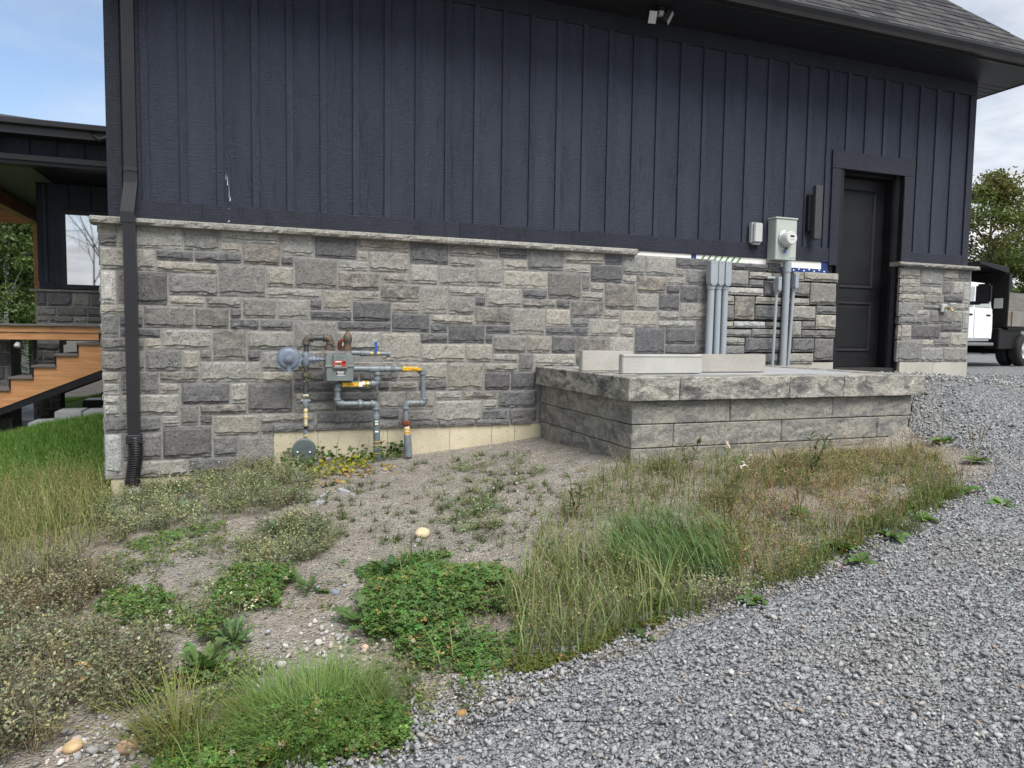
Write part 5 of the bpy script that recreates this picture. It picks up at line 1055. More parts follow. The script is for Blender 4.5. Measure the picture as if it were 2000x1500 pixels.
# ------------------------------------------------------------------ lawn sheet and vegetation
VEG = attr_mat('green_plants', .55, .35, 0, 30, trans=.28, var=.3)
DRY = attr_mat('dry_plants', .85, .15, 0, 40, trans=.15, var=.35)
lx = np.concatenate([np.linspace(-40, -8, 20)[:-1], np.linspace(-8, -.66, 60)]); ly = np.concatenate([np.linspace(-.9, 6, 60)[:-1], np.linspace(6, 48, 40)])
LX, LY = np.meshgrid(lx, ly); LX = LX.copy(); edge_ = (fbm(LX*.9, LY*0+3, 4, 3)-.45)*.8
LY = np.where(LY < .9, LY+edge_*(1-LY/.9)*.6, LY)
LV = np.stack([LX, LY, gz(LX, LY)+.022], -1).reshape(-1, 3); ii = (np.arange(len(ly)-1)[:, None]*len(lx)+np.arange(len(lx)-1)[None]).ravel(); LFq = np.stack([ii, ii+1, ii+len(lx)+1, ii+len(lx)], -1)
LG2 = poly((-400, 1190), (-400, 1070), (-80, 985), (60, 955), (160, 935), (214, 950), (214, 985), (150, 1010), (0, 1060))
def make_lawn():
    m = NT('lawn_turf'); p = m.pos(); n = m.noise(p, 40, 5, .7); b = m.noise(p, .7, 4)
    c = m.ramp(n, [(.3, (.022, .05, .010)), (.7, (.07, .14, .026))]); c = m.mix(.4, c, m.ramp(b, [(.3, (.7, .8, .7)), (.7, (1.3, 1.2, 1.0))]), 'MULTIPLY'); m.bump(n, .03); return m.fin(c, .9, 0, .1)
structure(npmesh('lawn', [(LV, LFq, np.ones((len(LV), 3))*.1)], make_lawn(), smooth=True))
def stuff(name, parts, mat, label):
    o = npmesh(name, parts, mat); o['kind'] = 'stuff'; o['label'] = label; return o
U = lambda a, b, n: rng.uniform(a, b, n)
LAWN = np.concatenate([poly((-480, 1130), (-80, 1040), (0, 1005), (110, 972), (196, 950)), [(-.70, .25), (-.70, 3.7)], poly((212, 814), (105, 830), (0, 857), (-80, 880), (-480, 950))])
p = scat(LAWN, 78000, .25); n = len(p); p[:, 2] += .015
stuff('lawn_grass', [blades(p, U(.045, .105, n), U(.0035, .006, n), U(0, 6.28, n), U(0, .5, n), U(0, .5, n), vary((.085, .19, .028), n, .28), 2, vary((.17, .29, .06), n, .2))], VEG, 'thick bright green lawn at the left of the garage')
def grass(Q, N, h, w, col, tip, lean=(0, .35), curl=(0, .7), az=None, seg=3, edge=.15, clump=0, thr=.45):
    p = scat(Q, N, edge, clump, int(N), thr); n = len(p)
    a = U(0, 6.28, n) if az is None else rng.normal(az, .7, n)
    return blades(p, U(*h, n)*U(.6, 1.1, n), U(*w, n), a, U(*lean, n), U(*curl, n), vary(col, n, .25), seg, vary(tip, n, .2))
YG_, GRN, TAN, OLV, BRN = (.17, .20, .055), (.09, .16, .036), (.32, .26, .14), (.14, .15, .065), (.145, .098, .052)
def wisps(Q, N, h, col, edge=.2, clump=0, thr=.45):      # fine dry stalks with loose seed heads
    p = scat(Q, N, edge, clump, N+5, thr); n = len(p); H = U(*h, n); az = U(0, 6.28, n); ln = U(0, .5, n); cu = U(0, .4, n)
    A = blades(p, H, U(.0014, .0026, n), az, ln, cu, vary(col, n, .25), 3)
    k = 7; r_ = np.repeat(np.arange(n), k); t = U(.6, 1.02, n*k)
    hx = H[r_]*(ln[r_]*t+cu[r_]*t**2); P = np.stack([p[r_, 0]+hx*np.cos(az[r_]), p[r_, 1]+hx*np.sin(az[r_]), p[r_, 2]+H[r_]*(t-.45*cu[r_]*t**3)], -1)+rng.normal(0, 1, (n*k, 3))*(.012*(1.25-t))[:, None]*2.4
    B = inst(LT, LFc, rot(U(0, 6.28, n*k), U(-1.2, .4, n*k), U(-1, 1, n*k), U(.006, .013, n*k)), P, vary(col, n*k, .3)*1.15)
    return [A, B]
LG = poly((-350, 1330), (-350, 1060), (-80, 960), (60, 945), (150, 935), (216, 965), (205, 1010), (170, 1080), (120, 1140), (0, 1180))
stuff('wild_grass', [grass(LG2, 7000, (.05, .15), (.003, .007), (.12, .19, .045), YG_, edge=.4), grass(LG2, 900, (.15, .34), (.004, .008), (.14, .20, .05), (.24, .24, .09), (.1, .6), (.1, .8), edge=.4), grass(LG, 2400, (.16, .42), (.004, .009), (.14, .19, .05), (.24, .24, .09), (.1, .6), (.1, .8)), grass(LG, 3000, (.08, .25), (.003, .005), OLV, TAN), *wisps(LG, 1500, (.22, .48), (.24, .20, .10))], VEG, 'tall pale yellowing grass at the left below the lawn')
# grey-green and brown knotted weeds
def mats(Q, N, h, col1, col2, nl=60, ns=16, rad=.09, edge=.2):
    c = scat(Q, N, edge); n = len(c); R = U(.6, 1.3, n)*rad; Hh = U(*h, n); out = []
    cf = np.exp(rng.normal(0, .28, (n, 1)))*np.stack([1+rng.normal(0, .10, n), np.ones(n), 1+rng.normal(0, .10, n)], -1)
    i = np.repeat(np.arange(n), ns); m = len(i); a = U(0, 6.28, m)
    b = c[i]+np.stack([np.cos(a), np.sin(a), 0*a], -1)*(R[i]*U(0, .4, m))[:, None]
    H = Hh[i]*U(.5, 1.15, m); ln = U(.1, 1.0, m)*R[i]/np.maximum(Hh[i], .03)*1.1; cu = U(0, .5, m)
    out.append(blades(b, H, U(.0018, .0034, m), a, ln, cu, vary(col2, m, .25)*cf[i], 2))
    k = max(2, nl//ns); j = np.repeat(np.arange(m), k); M_ = len(j); t = rng.beta(2.4, 1.2, M_)
    hx = H[j]*(ln[j]*t+cu[j]*t*t); P = b[j]+np.stack([hx*np.cos(a[j]), hx*np.sin(a[j]), H[j]*(t-.45*cu[j]*t**3)], -1)+rng.normal(0, .007, (M_, 3))
    cc = vary(col1, M_, .28)*cf[i][j]; hl = rng.random(M_) > .75; cc[hl] *= 1.3
    out.append(inst(LT, LFc, rot(a[j]+rng.normal(0, .9, M_), U(-1.0, .4, M_), U(-.8, .8, M_), U(.009, .023, M_)), P, np.clip(cc, 0, .8))); return out
GO, GOs = (.165, .19, .10), (.19, .18, .11)
A1 = poly((185, 1075), (190, 1000), (262, 962), (400, 938), (545, 905), (612, 905), (600, 985), (470, 1015), (330, 1040))
B1 = poly((440, 1120), (480, 1055), (560, 1010), (650, 1020), (660, 1060), (620, 1092), (520, 1118)); C1 = poly((-300, 1400), (-200, 1230), (0, 1160), (150, 1105), (235, 1150), (180, 1200), (60, 1235), (0, 1260))
D1 = poly((-300, 1620), (-300, 1340), (60, 1245), (190, 1240), (300, 1270), (310, 1340), (270, 1385), (130, 1430), (40, 1500)); E2 = poly((380, 1215), (430, 1140), (500, 1135), (520, 1180), (440, 1235))
F1_ = poly((1330, 1190), (1350, 1130), (1430, 1120), (1470, 1170), (1400, 1200)); H1 = poly((880, 1010), (900, 975), (960, 975), (1000, 1000), (940, 1050), (890, 1050)); I1 = poly((240, 1450), (300, 1410), (330, 1440), (290, 1480))
stuff('grey_weed', mats(A1, 330, (.09, .19), GO, GOs, 80)+mats(B1, 120, (.06, .13), GO, GOs, 75)+mats(E2, 36, (.06, .12), GO, GOs, 70)+mats(F1_, 22, (.07, .14), (.2, .22, .13), GOs, 80)+mats(H1, 40, (.03, .07), GO, GRN)+mats(I1, 14, (.05, .09), GO, GOs), DRY, 'low grey green knotted weeds spreading over the soil')
J1 = poly((150, 1130), (230, 1085), (420, 1050), (440, 1075), (300, 1120), (200, 1160)); J2 = poly((330, 1240), (250, 1215), (330, 1180), (400, 1200), (390, 1260))
S2 = poly((520, 1230), (560, 1010), (640, 950), (820, 905), (1000, 880), (1180, 905), (1080, 1010), (1000, 1090), (760, 1080), (660, 1200)); S3 = poly((150, 1130), (420, 1040), (480, 1050), (420, 1140), (340, 1230), (180, 1260))
stuff('low_weed', mats(S2, 42, (.015, .045), (.13, .165, .06), OLV, 40, 9, .06, .3)+mats(S3, 40, (.015, .05), (.14, .16, .07), OLV, 40, 9, .06, .3)+wisps(S2, 120, (.05, .14), (.24, .2, .11))+mats(poly((840, 960), (900, 900), (1010, 890), (1080, 930), (1000, 1000), (880, 1060)), 34, (.03, .08), (.14, .175, .065), OLV, 50, 12, .08, .3)+mats(J1, 60, (.02, .06), (.13, .17, .06), OLV, 45, 10, .08, .3)+mats(J2, 34, (.03, .07), (.14, .18, .065), OLV, 45, 10, .08, .3)+mats(poly((240, 1390), (300, 1330), (520, 1300), (540, 1340), (420, 1400), (300, 1440)), 60, (.03, .08), (.13, .18, .06), OLV, 50, 10, .08, .3)+mats(poly((690, 1330), (760, 1290), (1000, 1340), (900, 1390), (780, 1380)), 30, (.02, .05), (.13, .15, .06), OLV, 40, 8, .07, .3), VEG, 'low green weeds filling gaps between the clover patches')
stuff('brown_weed', mats(C1, 260, (.10, .22), (.165, .155, .095), (.19, .16, .11), 75)+mats(D1, 340, (.10, .22), (.165, .165, .10), (.19, .175, .115), 90, 22, .11), DRY, 'brown dried bushy weeds in the near left corner')
# clover
CT = []; CF = []
for k in range(3):
    a = k*2.094; o_ = len(CT); ca, sa = math.cos(a), math.sin(a)
    for (x, y, z) in ((.02, 0, 0), (.5, .40, .10), (.98, .30, .02), (.86, 0, -.02), (.98, -.30, .02), (.5, -.40, .10)): CT.append((x*ca-y*sa, x*sa+y*ca, z))
    CF += [(o_, o_+1, o_+3), (o_+1, o_+2, o_+3), (o_, o_+3, o_+5), (o_+3, o_+4, o_+5)]
CT, CF = np.array(CT), np.array(CF)
def clover(Q, N, h, col, sz=(.011, .019), edge=.3, dome=None):
    p = scat(Q, N, edge, 3.5, N, .36); k_ = N//9; q_ = p[rng.integers(0, len(p), k_)]; q_[:, :2] += rng.normal(0, .11, (k_, 2)); q_[:, 2] = gz(q_[:, 0], q_[:, 1]); p = np.concatenate([p, q_]); n = len(p); H = h[0]+(h[1]-h[0])*rng.beta(2.2, 1.3, n); H[-k_:] *= .4
    if dome is not None: c_, r_ = dome; d = np.hypot(p[:, 0]-c_[0], p[:, 1]-c_[1])/r_; H = H*np.clip(1.15-d*d*.8, .25, 1.15)
    top = p.copy(); top[:, 2] += H
    return [inst(CT, CF, rot(U(0, 6.28, n), rng.normal(0, .32, n), rng.normal(0, .32, n), U(*sz, n)*U(.7, 1.25, n)), top, np.where(rng.random((n, 1)) > .93, vary((.26, .22, .07), n, .2), vary(col, n, .26, .12))), blades(p, H, U(.0015, .002, n), U(0, 6.28, n), U(0, .2, n), U(0, .1, n), vary(OLV, n, .2), 1)]
K1 = poly((175, 1200), (230, 1155), (320, 1150), (345, 1180), (320, 1215), (220, 1225)); K2 = poly((385, 1250), (400, 1180), (470, 1120), (560, 1110), (580, 1150), (520, 1200), (450, 1260), (400, 1270))
K3 = poly((695, 1190), (720, 1110), (790, 1085), (900, 1090), (1000, 1115), (1020, 1200), (1020, 1290), (985, 1330), (870, 1325), (780, 1290), (720, 1240)); K4 = poly((470, 1430), (600, 1400), (720, 1360), (810, 1395), (815, 1430), (760, 1470), (640, 1505), (470, 1530), (260, 1540), (330, 1490))
K5 = poly((230, 1075), (330, 1040), (440, 1020), (440, 1045), (330, 1065), (260, 1090))
CG = (.10, .18, .045)
stuff('clover', clover(K1, 900, (.012, .045), (.10, .175, .045))+clover(K2, 1900, (.02, .08), CG)+clover(K3, 6800, (.02, .105), (.10, .185, .05), dome=(K3.mean(0), .55))+clover(K4, 4200, (.015, .07), (.115, .20, .05), dome=(K4.mean(0), .6))+clover(K5, 500, (.01, .04), CG)
      + clover(poly((1000, 1330), (1160, 1285), (1300, 1220), (1290, 1205), (1150, 1262), (1000, 1300)), 1500, (.006, .03), (.12, .14, .03), (.006, .011)), VEG, 'dense green clover in patches over the soil')
fl_ = []
for Q, k in ((K2, 7), (K3, 8), (K1, 5), (C1, 5), (D1, 5), (K4, 3)):
    p = scat(Q, k); p[:, 2] += U(.06, .12, k); m = 26; r_ = np.repeat(np.arange(k), m); d = rng.normal(0, 1, (k*m, 3)); d /= np.linalg.norm(d, axis=1)[:, None]
    fl_.append(inst(LT*.9, LFc, rot(U(0, 6.28, k*m), U(-1.2, .2, k*m), None, U(.006, .010, k*m)), p[r_]+d*.008, vary((.55, .50, .40), k*m, .1)))
stuff('clover_flowers', fl_, VEG, 'small cream clover flower heads')
# right-hand weed bed
R1 = poly((995, 1320), (1000, 1170), (1060, 1090), (1180, 1100), (1300, 1150), (1420, 1195), (1290, 1222), (1190, 1270), (1080, 1305)); R2 = poly((1170, 1120), (1200, 1050), (1310, 1030), (1440, 1060), (1475, 1105), (1430, 1145), (1300, 1150)); 
R3 = poly((1040, 1090), (1060, 1010), (1160, 935), (1260, 905), (1480, 892), (1420, 1000), (1250, 1045), (1130, 1100)); R4 = poly((1330, 1060), (1400, 960), (1480, 900), (1640, 885), (1790, 875), (1850, 905), (1880, 960), (1790, 1005), (1700, 1045), (1620, 1105), (1500, 1155), (1430, 1150))
R5 = poly((1430, 1165), (1560, 1140), (1650, 1095), (1720, 1045), (1820, 1000), (1890, 965), (1830, 955), (1690, 1020), (1560, 1105))
stuff('meadow_grass', [grass(R1, 520, (.16, .42), (.005, .011), (.14, .20, .06), (.26, .29, .13), (0, .35), (.1, .9)), grass(R1, 900, (.06, .24), (.003, .006), (.12, .16, .05), (.22, .22, .10)), grass(R1, 1300, (.03, .10), (.003, .006), (.10, .14, .04), YG_),
    grass(R2, 1250, (.16, .34), (.005, .009), (.085, .155, .045), (.16, .25, .09), (.05, .5), (.1, .7), az=2.7), grass(R2, 500, (.08, .22), (.004, .007), (.075, .13, .036), YG_),
    grass(K3, 130, (.10, .26), (.003, .007), (.13, .18, .05), (.24, .26, .1), (.1, .7), (.1, .8)), grass(K4, 150, (.08, .24), (.003, .006), (.13, .18, .05), (.26, .24, .1), (.1, .8), (.1, .8)), grass(K2, 60, (.06, .2), (.003, .006), (.13, .18, .05), YG_), grass(A1, 260, (.06, .22), (.003, .006), (.13, .16, .05), YG_), grass(D1, 260, (.06, .22), (.003, .006), (.12, .16, .05), TAN), grass(C1, 200, (.08, .26), (.003, .006), (.13, .17, .05), TAN),
    grass(R3, 1300, (.08, .28), (.003, .007), (.13, .17, .055), YG_, clump=2.2, thr=.40), grass(R3, 500, (.05, .16), (.004, .008), GRN, YG_, clump=3), grass(R4, 3600, (.05, .19), (.003, .007), (.12, .16, .05), YG_, clump=2.5, thr=.40), grass(R5, 1700, (.03, .14), (.004, .008), (.10, .16, .045), YG_)], VEG, 'green wild grass growing in front of the landing')
stuff('dry_grass', wisps(R4, 1900, (.08, .24), (.25, .175, .09), clump=1.8, thr=.40)+wisps(R4, 500, (.05, .14), (.22, .165, .09))+wisps(R3, 600, (.08, .24), (.26, .20, .11), clump=2, thr=.44)+wisps(R1, 350, (.12, .30), (.24, .21, .11))+mats(R4, 130, (.04, .11), (.19, .17, .085), (.24, .18, .10), 50)+mats(R4, 130, (.04, .10), (.13, .17, .06), OLV, 50)+mats(R5, 50, (.03, .08), (.10, .12, .045), OLV, 50)+mats(R3, 40, (.03, .09), (.11, .12, .055), OLV, 45)+mats(R1, 45, (.03, .09), (.10, .11, .05), OLV, 45), DRY, 'brown orange dry grass and stalks beside the driveway')
# scattered seedlings on bare soil
S1 = poly((640, 1130), (560, 1010), (640, 940), (820, 905), (1000, 880), (1150, 905), (1060, 1010), (980, 1080), (760, 1080)); p = scat(S1, 190, 0, 1.6, 3, .44); k = 14; r_ = np.repeat(np.arange(len(p)), k); m = len(r_)
stuff('seedlings', [blades(p[r_]+rng.normal(0, .012, (m, 3))*np.array([1, 1, 0]), U(.02, .075, m), U(.003, .007, m), U(0, 6.28, m), U(.2, 1.2, m), U(0, .6, m), vary((.075, .105, .03), m, .25), 2)], VEG, 'sparse seedlings on the bare gravelly soil')
# broad-leaved plants, each a thing of its own
def leaf_tpl(wd, jag, droop, n=9):
    s = np.linspace(0, 1, n); w = wd*np.sin(np.pi*np.clip(s*.93+.05, 0, 1))**(.8 if not jag else .6)
    if jag: w = w*np.where(np.arange(n) % 2, 1.0, .45)*(s*.8+.35)
    z = (.38 if jag else .5)*s*(1-droop*s)+(.05*np.sin(s*9) if jag else 0); V = []
    for a, b, c in zip(s, w, z): V += [(a, -b, c+b*.35), (a, 0, c), (a, b, c+b*.35)]
    Fq = []
    for i in range(n-1):
        o = i*3; Fq += [(o, o+3, o+4), (o, o+4, o+1), (o+1, o+4, o+5), (o+1, o+5, o+2)]
    return np.array(V), np.array(Fq)
DAND, PLAN, FEW = leaf_tpl(.17, True, .75, 13), leaf_tpl(.28, False, .9), leaf_tpl(.13, False, .6)
def rosette(name, label, cat, px, py, n, L, tpl, col, group=None, stalks=0, sh=.3, tilt=(-.5, .25)):
    g_ = G(px, py); b = np.array([g_[0], g_[1], float(gz(g_[:1], g_[1:])[0])]); o = thing(name, label, cat, tuple(b), group)
    az = np.arange(n)*2.4+U(0, 1, n); sc_ = U(L*.6, L*1.1, n)
    cc = vary(col, n, .2)
    lf = npmesh('leaves', [inst(tpl[0], tpl[1], rot(az, U(*tilt, n), rng.normal(0, .3, n), sc_), np.repeat(b[None], n, 0)+np.array([0, 0, .012]), cc)], VEG, o, smooth=True); lf['kind'] = 'stuff'
    for k in range(stalks):
        a = rng.uniform(0, 6.28); ln = rng.uniform(.05, .5); h = sh*rng.uniform(.6, 1.15); e = b+np.array([math.cos(a)*ln*h, math.sin(a)*ln*h, h])
        MB().tube([b, (b+e)/2+np.array([0, 0, .02]), b+(e-b)*.62], [.0022, .0018, .0018], 5).build('stalk', STALK, o); MB().tube([b+(e-b)*.6, b+(e-b)*.8, e], [.003, .0045, .002], 6).build('seed_head', SEED, o)
    return o
STALK = plain('stalk', (.13, .13, .05), .8); SEED = plain('seed_head', (.15, .115, .055), .9, var=.3, scale=80, bump=.003)
dg = 'dandelion rosettes in the soil'
rosette('dandelion', 'large leafy dandelion clump at the left among brown weeds', 'plant', 400, 1320, 60, .15, DAND, (.11, .19, .065), dg, tilt=(-1.0, .15)); rosette('dandelion', 'dandelion with pale leaves just behind the large leafy clump', 'plant', 455, 1262, 44, .12, DAND, (.12, .20, .08), dg, tilt=(-1.0, .1))
rosette('dandelion', 'jagged dandelion rosette at left edge of the big clover patch', 'plant', 725, 1225, 16, .21, DAND, (.075, .13, .04), dg); rosette('dandelion', 'dark jagged dandelion at the top left of the big clover patch', 'plant', 765, 1125, 15, .19, DAND, (.06, .105, .036), dg, tilt=(-.5, 0))
rosette('dandelion', 'small dandelion on the gravelly strip right of the first clover', 'plant', 605, 1155, 13, .13, DAND, (.07, .12, .035), dg); rosette('dandelion', 'dandelion leaves between the two left weed mats', 'plant', 545, 1045, 14, .14, DAND, (.05, .08, .03), dg)
pg = 'plantains along the driveway edge'
for (px, py, st, nm) in ((1680, 1105, 3, 'plantain nearest the brown leaf at driveway edge'), (1745, 1055, 6, 'plantain with dark leaning stalks at driveway edge'), (1640, 1075, 6, 'plantain with tall stalks inside the dry grass'), (1800, 1020, 4, 'plantain at the gravel bend with broad leaves'), (1880, 965, 4, 'bright plantain at the right tip of the weed bed'), (1905, 905, 5, 'plantain tuft standing alone in the gravel'), (1840, 868, 2, 'small plantain tuft right of the landing'), (1560, 1010, 5, 'plantain with thin stalks in the middle of dry grass'), (1470, 1180, 0, 'two leaved plantain at the lower driveway edge'), (1960, 990, 0, 'flat green plant creeping into the driveway')):
    rosette('plantain', nm, 'plant', px, py, 9, .12 if st else .10, PLAN, (.10, .18, .05), pg, st, .27, (-.35, .1))
rosette('dock_plant', 'broad leaved dock seedling by the gravel edge below the tall grass', 'plant', 1290, 1190, 6, .13, PLAN, (.085, .15, .04), None, 0, .2, (-.8, -.2)); rosette('dock_plant', 'small flat leaved plant at bare soil near gravel', 'plant', 1252, 1250, 5, .07, PLAN, (.08, .14, .04))
rosette('milkweed', 'pale round leaved plant in the middle of clover', 'plant', 830, 1230, 14, .10, PLAN, (.15, .20, .11), None, 0, .2, (-1.1, -.3))
rosette('ground_ivy', 'yellowing round leaves beside the near grass tuft', 'plant', 470, 1400, 7, .10, PLAN, (.14, .16, .05))
def tuft(label, px, py, n, r, h, w, col, tip, lean=(0, .7)):
    g_ = G(px, py); b = np.array([g_[0], g_[1], float(gz(g_[:1], g_[1:])[0])]); o = thing('grass_tuft', label, 'grass tuft', tuple(b), 'grass tufts')
    a = U(0, 6.28, n); d = r*np.sqrt(U(0, 1, n)); B = b+np.stack([d*np.cos(a), d*np.sin(a), 0*d], -1); B[:, 2] = gz(B[:, 0], B[:, 1])
    lf = npmesh('blades', [blades(B, U(*h, n), U(*w, n), a+rng.normal(0, .5, n), U(*lean, n)*d/r+.05, U(0, .7, n), vary(col, n, .22), 3, vary(tip, n, .2))], VEG, o); lf['kind'] = 'stuff'; return o
tuft('dome of fine bright green grass near the bottom of the photo', 618, 1415, 3000, .27, (.05, .20), (.002, .0055), (.10, .18, .036), (.19, .28, .08)); tuft('loose yellow green grass tuft in the near left', 350, 1460, 170, .10, (.14, .30), (.004, .007), (.12, .15, .035), (.26, .22, .07), (.2, 1.2))
tuft('low grass tuft by the near bottom edge left of clover', 430, 1500, 500, .16, (.06, .14), (.003, .005), (.06, .12, .02), (.12, .18, .04)); tuft('short grass tuft at the driveway edge right of dry grass', 1768, 1040, 260, .09, (.06, .15), (.003, .005), (.075, .12, .03), (.16, .18, .06)); tuft('thin grass tuft growing against the landing blocks', 1300, 925, 220, .14, (.06, .16), (.002, .004), (.06, .085, .03), (.12, .13, .05))
# smartweed with white flower spikes, leafy weeds against the blocks
def tall_weed(name, label, px, py, h, nl, col, flowers=0, spread=.1, stems=3):
    g_ = G(px, py); b = np.array([g_[0], g_[1], float(gz(g_[:1], g_[1:])[0])]); o = thing(name, label, 'plant', tuple(b)); P = []; Az = []
    for s_ in range(stems):
        a = rng.uniform(0, 6.28); e = b+np.array([math.cos(a)*spread, math.sin(a)*spread, h*rng.uniform(.75, 1.05)]); mid = (b+e)/2+rng.normal(0, .012, 3)
        MB().tube([b, mid, e], [.004, .003, .0015], 6).build('stem', STALK, o)
        for k in range(nl//stems):
            t = rng.uniform(.12, 1); q_ = b*(1-t)**2+2*mid*t*(1-t)+e*t*t; P.append(q_); Az.append(rng.uniform(0, 6.28))
        if flowers:
            for f_ in range(flowers//stems):
                q_ = e+rng.normal(0, .03, 3); tip_ = q_+np.array([rng.normal(0, .03), rng.normal(0, .02), rng.uniform(-.01, .04)]); MB().tube([q_, (q_+tip_)/2+np.array([0, 0, .015]), tip_], [.004, .007, .003], 7).build('flower_spike', FLW, o, smooth=True)
    P = np.array(P); n = len(P); lf = npmesh('leaves', [inst(FEW[0], FEW[1], rot(np.array(Az), U(-.6, .5, n), None, U(.045, .085, n)), P, vary(col, n, .2))], VEG, o, smooth=True); lf['kind'] = 'stuff'
FLW = plain('pale_flower', (.55, .48, .42), .8, var=.2, scale=120, bump=.003)
tall_weed('smartweed', 'leafy smartweed with drooping whitish flower spikes in front of the landing', 1425, 1010, .46, 40, (.085, .12, .04), 9, .07, 3); tall_weed('tall_weed', 'bushy green weed leaning on the right end of the landing blocks', 1585, 930, .34, 60, (.05, .095, .035), 0, .12, 5)
tall_weed('tall_weed', 'slender dark weed at the left of the meadow grass', 1125, 1015, .30, 36, (.06, .09, .03), 0, .05, 3); tall_weed('tall_weed', 'small green weed against the middle of the landing blocks', 1345, 915, .22, 34, (.05, .085, .03), 0, .10, 4)
tall_weed('tall_weed', 'thin green weed near the landing, left of the bushy one', 1530, 935, .25, 30, (.06, .095, .035), 0, .1, 4)
# vine along the foundation
vn = thing('creeping_vine', 'yellow and green creeping vine along the foundation below the gas meter', 'vine', (1.3, -.25, .25)); VT = (np.array([(0, 0, 0), (.12, .42, .05), (.5, .40, .10), (1, 0, 0), (.5, -.40, .10), (.12, -.42, .05), (.5, 0, -.03)]), np.array([(0, 1, 6), (1, 2, 6), (2, 3, 6), (3, 4, 6), (4, 5, 6), (5, 0, 6)]))
VQ = [(poly((540, 915), (575, 890), (640, 890), (720, 888), (800, 880), (800, 893), (735, 905), (660, 915), (560, 925)), 420, (.055, .10, .02), (.02, .14)), (poly((600, 945), (605, 915), (660, 903), (740, 898), (720, 915), (650, 935)), 230, (.26, .26, .03), (.01, .07)), (poly((740, 898), (745, 880), (800, 872), (802, 892)), 130, (.05, .11, .022), (.03, .16)), (poly((600, 950), (650, 930), (760, 905), (790, 920), (660, 955)), 60, (.36, .24, .06), (.005, .03))]
for k, (Q, N, col, h) in enumerate(VQ):
    p = scat(Q, N, .08); n = len(p); p[:, 2] += U(*h, n); lf = npmesh('leaves', [inst(VT[0], VT[1], rot(U(0, 6.28, n), rng.normal(.3, .5, n), rng.normal(0, .5, n), U(.025, .055, n)), p, vary(col, n, .25, .12))], VEG, vn, smooth=True); lf['kind'] = 'stuff'
for (px, py, L) in ((745, 862, .12), (715, 880, .10), (697, 883, .12), (590, 760, .02), (657, 876, .12)):
    q_ = W(px, py, -.22); e = q_+np.array([.03, 0, L]); MB().tube([q_-np.array([0, 0, .1]), q_, e], .002, 5).build('tendril', STALK, vn)
n = 26; q_ = np.array([W(595+rng.normal(0, 5), py, YG-.03) for py in U(690, 830, n)]); lf = npmesh('leaves', [inst(VT[0], VT[1], rot(U(0, 6.28, n), rng.normal(.6, .4, n), rng.normal(0, .5, n), U(.012, .026, n)), q_, vary((.22, .24, .05), n, .2))], VEG, vn, smooth=True); lf['kind'] = 'stuff'
# single rocks
def boulder(name, label, px, py, s, col, fl=.6, seed=0, cat='rock', group=None, flatst=False):
    r = np.random.default_rng(seed); g_ = G(px, py); z = float(gz(g_[:1], g_[1:])[0]); bm = bmesh.new()
    if flatst:
        m = 7; aa = np.sort(r.uniform(0, 6.28, m)); top = [bm.verts.new((math.cos(a)*s*r.uniform(.7, 1.1), math.sin(a)*s*.6*r.uniform(.7, 1.1), s*.10+r.uniform(0, .008))) for a in aa]; bot = [bm.verts.new((v.co.x*1.05, v.co.y*1.05, -.015)) for v in top]
        bm.faces.new(top); [bm.faces.new((bot[i], bot[(i+1) % m], top[(i+1) % m], top[i])) for i in range(m)]
    else:
        bmesh.ops.create_icosphere(bm, subdivisions=3, radius=1)
        for v in bm.verts: c = v.co; k = 1+.28*(fbm(np.array([c.x*1.1+seed]), np.array([c.y*1.1+c.z*.8+seed]), seed, 3)[0]-.45); v.co = Vector((c.x*s*k, c.y*s*.75*k, c.z*s*fl*k))
    bmesh.ops.recalc_face_normals(bm, faces=bm.faces); me = bpy.data.meshes.new(name); bm.to_mesh(me); bm.free(); me.materials.append(plain(name+'_stone', col, .85, var=.16, scale=26, bump=.004, bscale=60))
    if not flatst: me.polygons.foreach_set('use_smooth', [True]*len(me.polygons))
    o = link(name, me); o.location = (g_[0], g_[1], z+(s*fl*.55 if not flatst else .004)); o.rotation_euler = (r.normal(0, .08), r.normal(0, .08), r.uniform(0, 6.28)); return tag(o, label, cat, group)
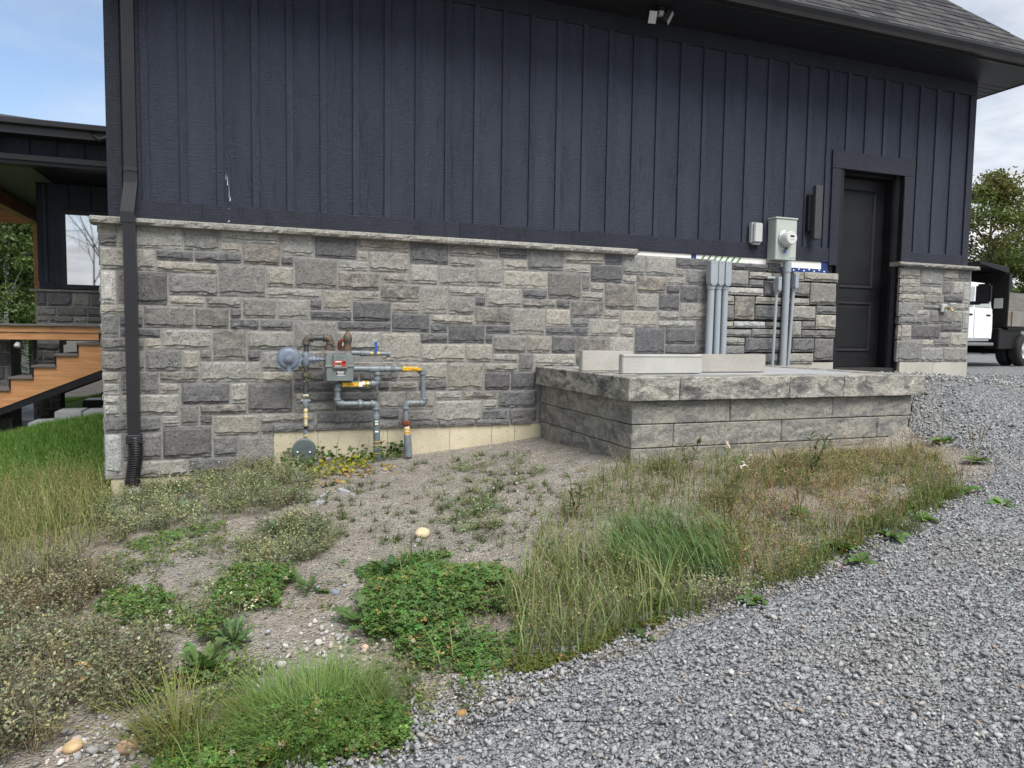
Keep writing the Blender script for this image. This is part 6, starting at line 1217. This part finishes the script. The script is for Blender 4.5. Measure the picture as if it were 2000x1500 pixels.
boulder('boulder', 'round beige rock alone on the gravelly soil', 825, 1048, .062, srgb(196, 178, 146), .62, 1); boulder('rock', 'tan rock at the foot of the grey weeds near the vine', 566, 975, .045, srgb(178, 152, 112), .6, 2)
boulder('rock', 'flat tan stone in the near left corner', 142, 1465, .045, srgb(190, 164, 126), .5, 3); boulder('rock', 'pinkish rounded stone by the yellow grass tuft', 250, 1468, .04, srgb(172, 140, 120), .7, 4); boulder('rock', 'small brown stone at the driveway edge below clover', 902, 1398, .022, srgb(150, 118, 76), .7, 5)
boulder('rock', 'pink pebble by the dandelion at the clover edge', 713, 1268, .018, srgb(202, 168, 148), .8, 6); boulder('rock', 'pale round pebble on the washed strip', 622, 1258, .024, srgb(190, 186, 178), .6, 7); boulder('rock', 'blue grey stone in the strip left of the clover', 655, 1160, .030, srgb(120, 128, 138), .6, 8); boulder('rock', 'reddish brown flat piece lying at driveway edge', 1646, 1112, .035, srgb(122, 66, 48), .3, 9); boulder('rock', 'small buff stone among the tall grass roots', 1100, 1288, .026, srgb(164, 132, 104), .6, 10); boulder('rock', 'pale grey stone in front of the round beige rock', 818, 1058, .026, srgb(150, 150, 150), .6, 11)
for k, (px, py, s, t) in enumerate(((640, 968, .10, 'largest pale slate flake on the soil below the vine'), (672, 960, .085, 'pale slate flake at the right of the slate scatter'), (628, 982, .06, 'tilted slate flake nearest the grey weeds'), (690, 968, .05, 'small thin slate flake at the right end'), (592, 925, .07, 'flat pale slab under the gas service disc'))): boulder('slate_flake', t, px, py, s, srgb(158, 160, 164), 1, 20+k, 'slate', 'slate flakes on the soil', True)
lfm = plain('dead_leaf', srgb(190, 158, 104), .7, var=.2)
for k, (px, py) in enumerate(((145, 1345), (160, 1380))):
    g_ = G(px, py); z = float(gz(g_[:1], g_[1:])[0])+.10; V_, F_ = leaf_tpl(.22, False, 1.2); me = bpy.data.meshes.new('dead_leaf'); me.from_pydata((V_*.07).tolist(), [], F_.tolist()); me.materials.append(lfm); o = link('dead_leaf', me); o.location = (g_[0], g_[1], z); o.rotation_euler = (0, .2, k*1.3); tag(o, ('curled tan dead leaf on top of brown weeds', 'tan dead leaf lying below the brown weeds')[k], 'leaf')
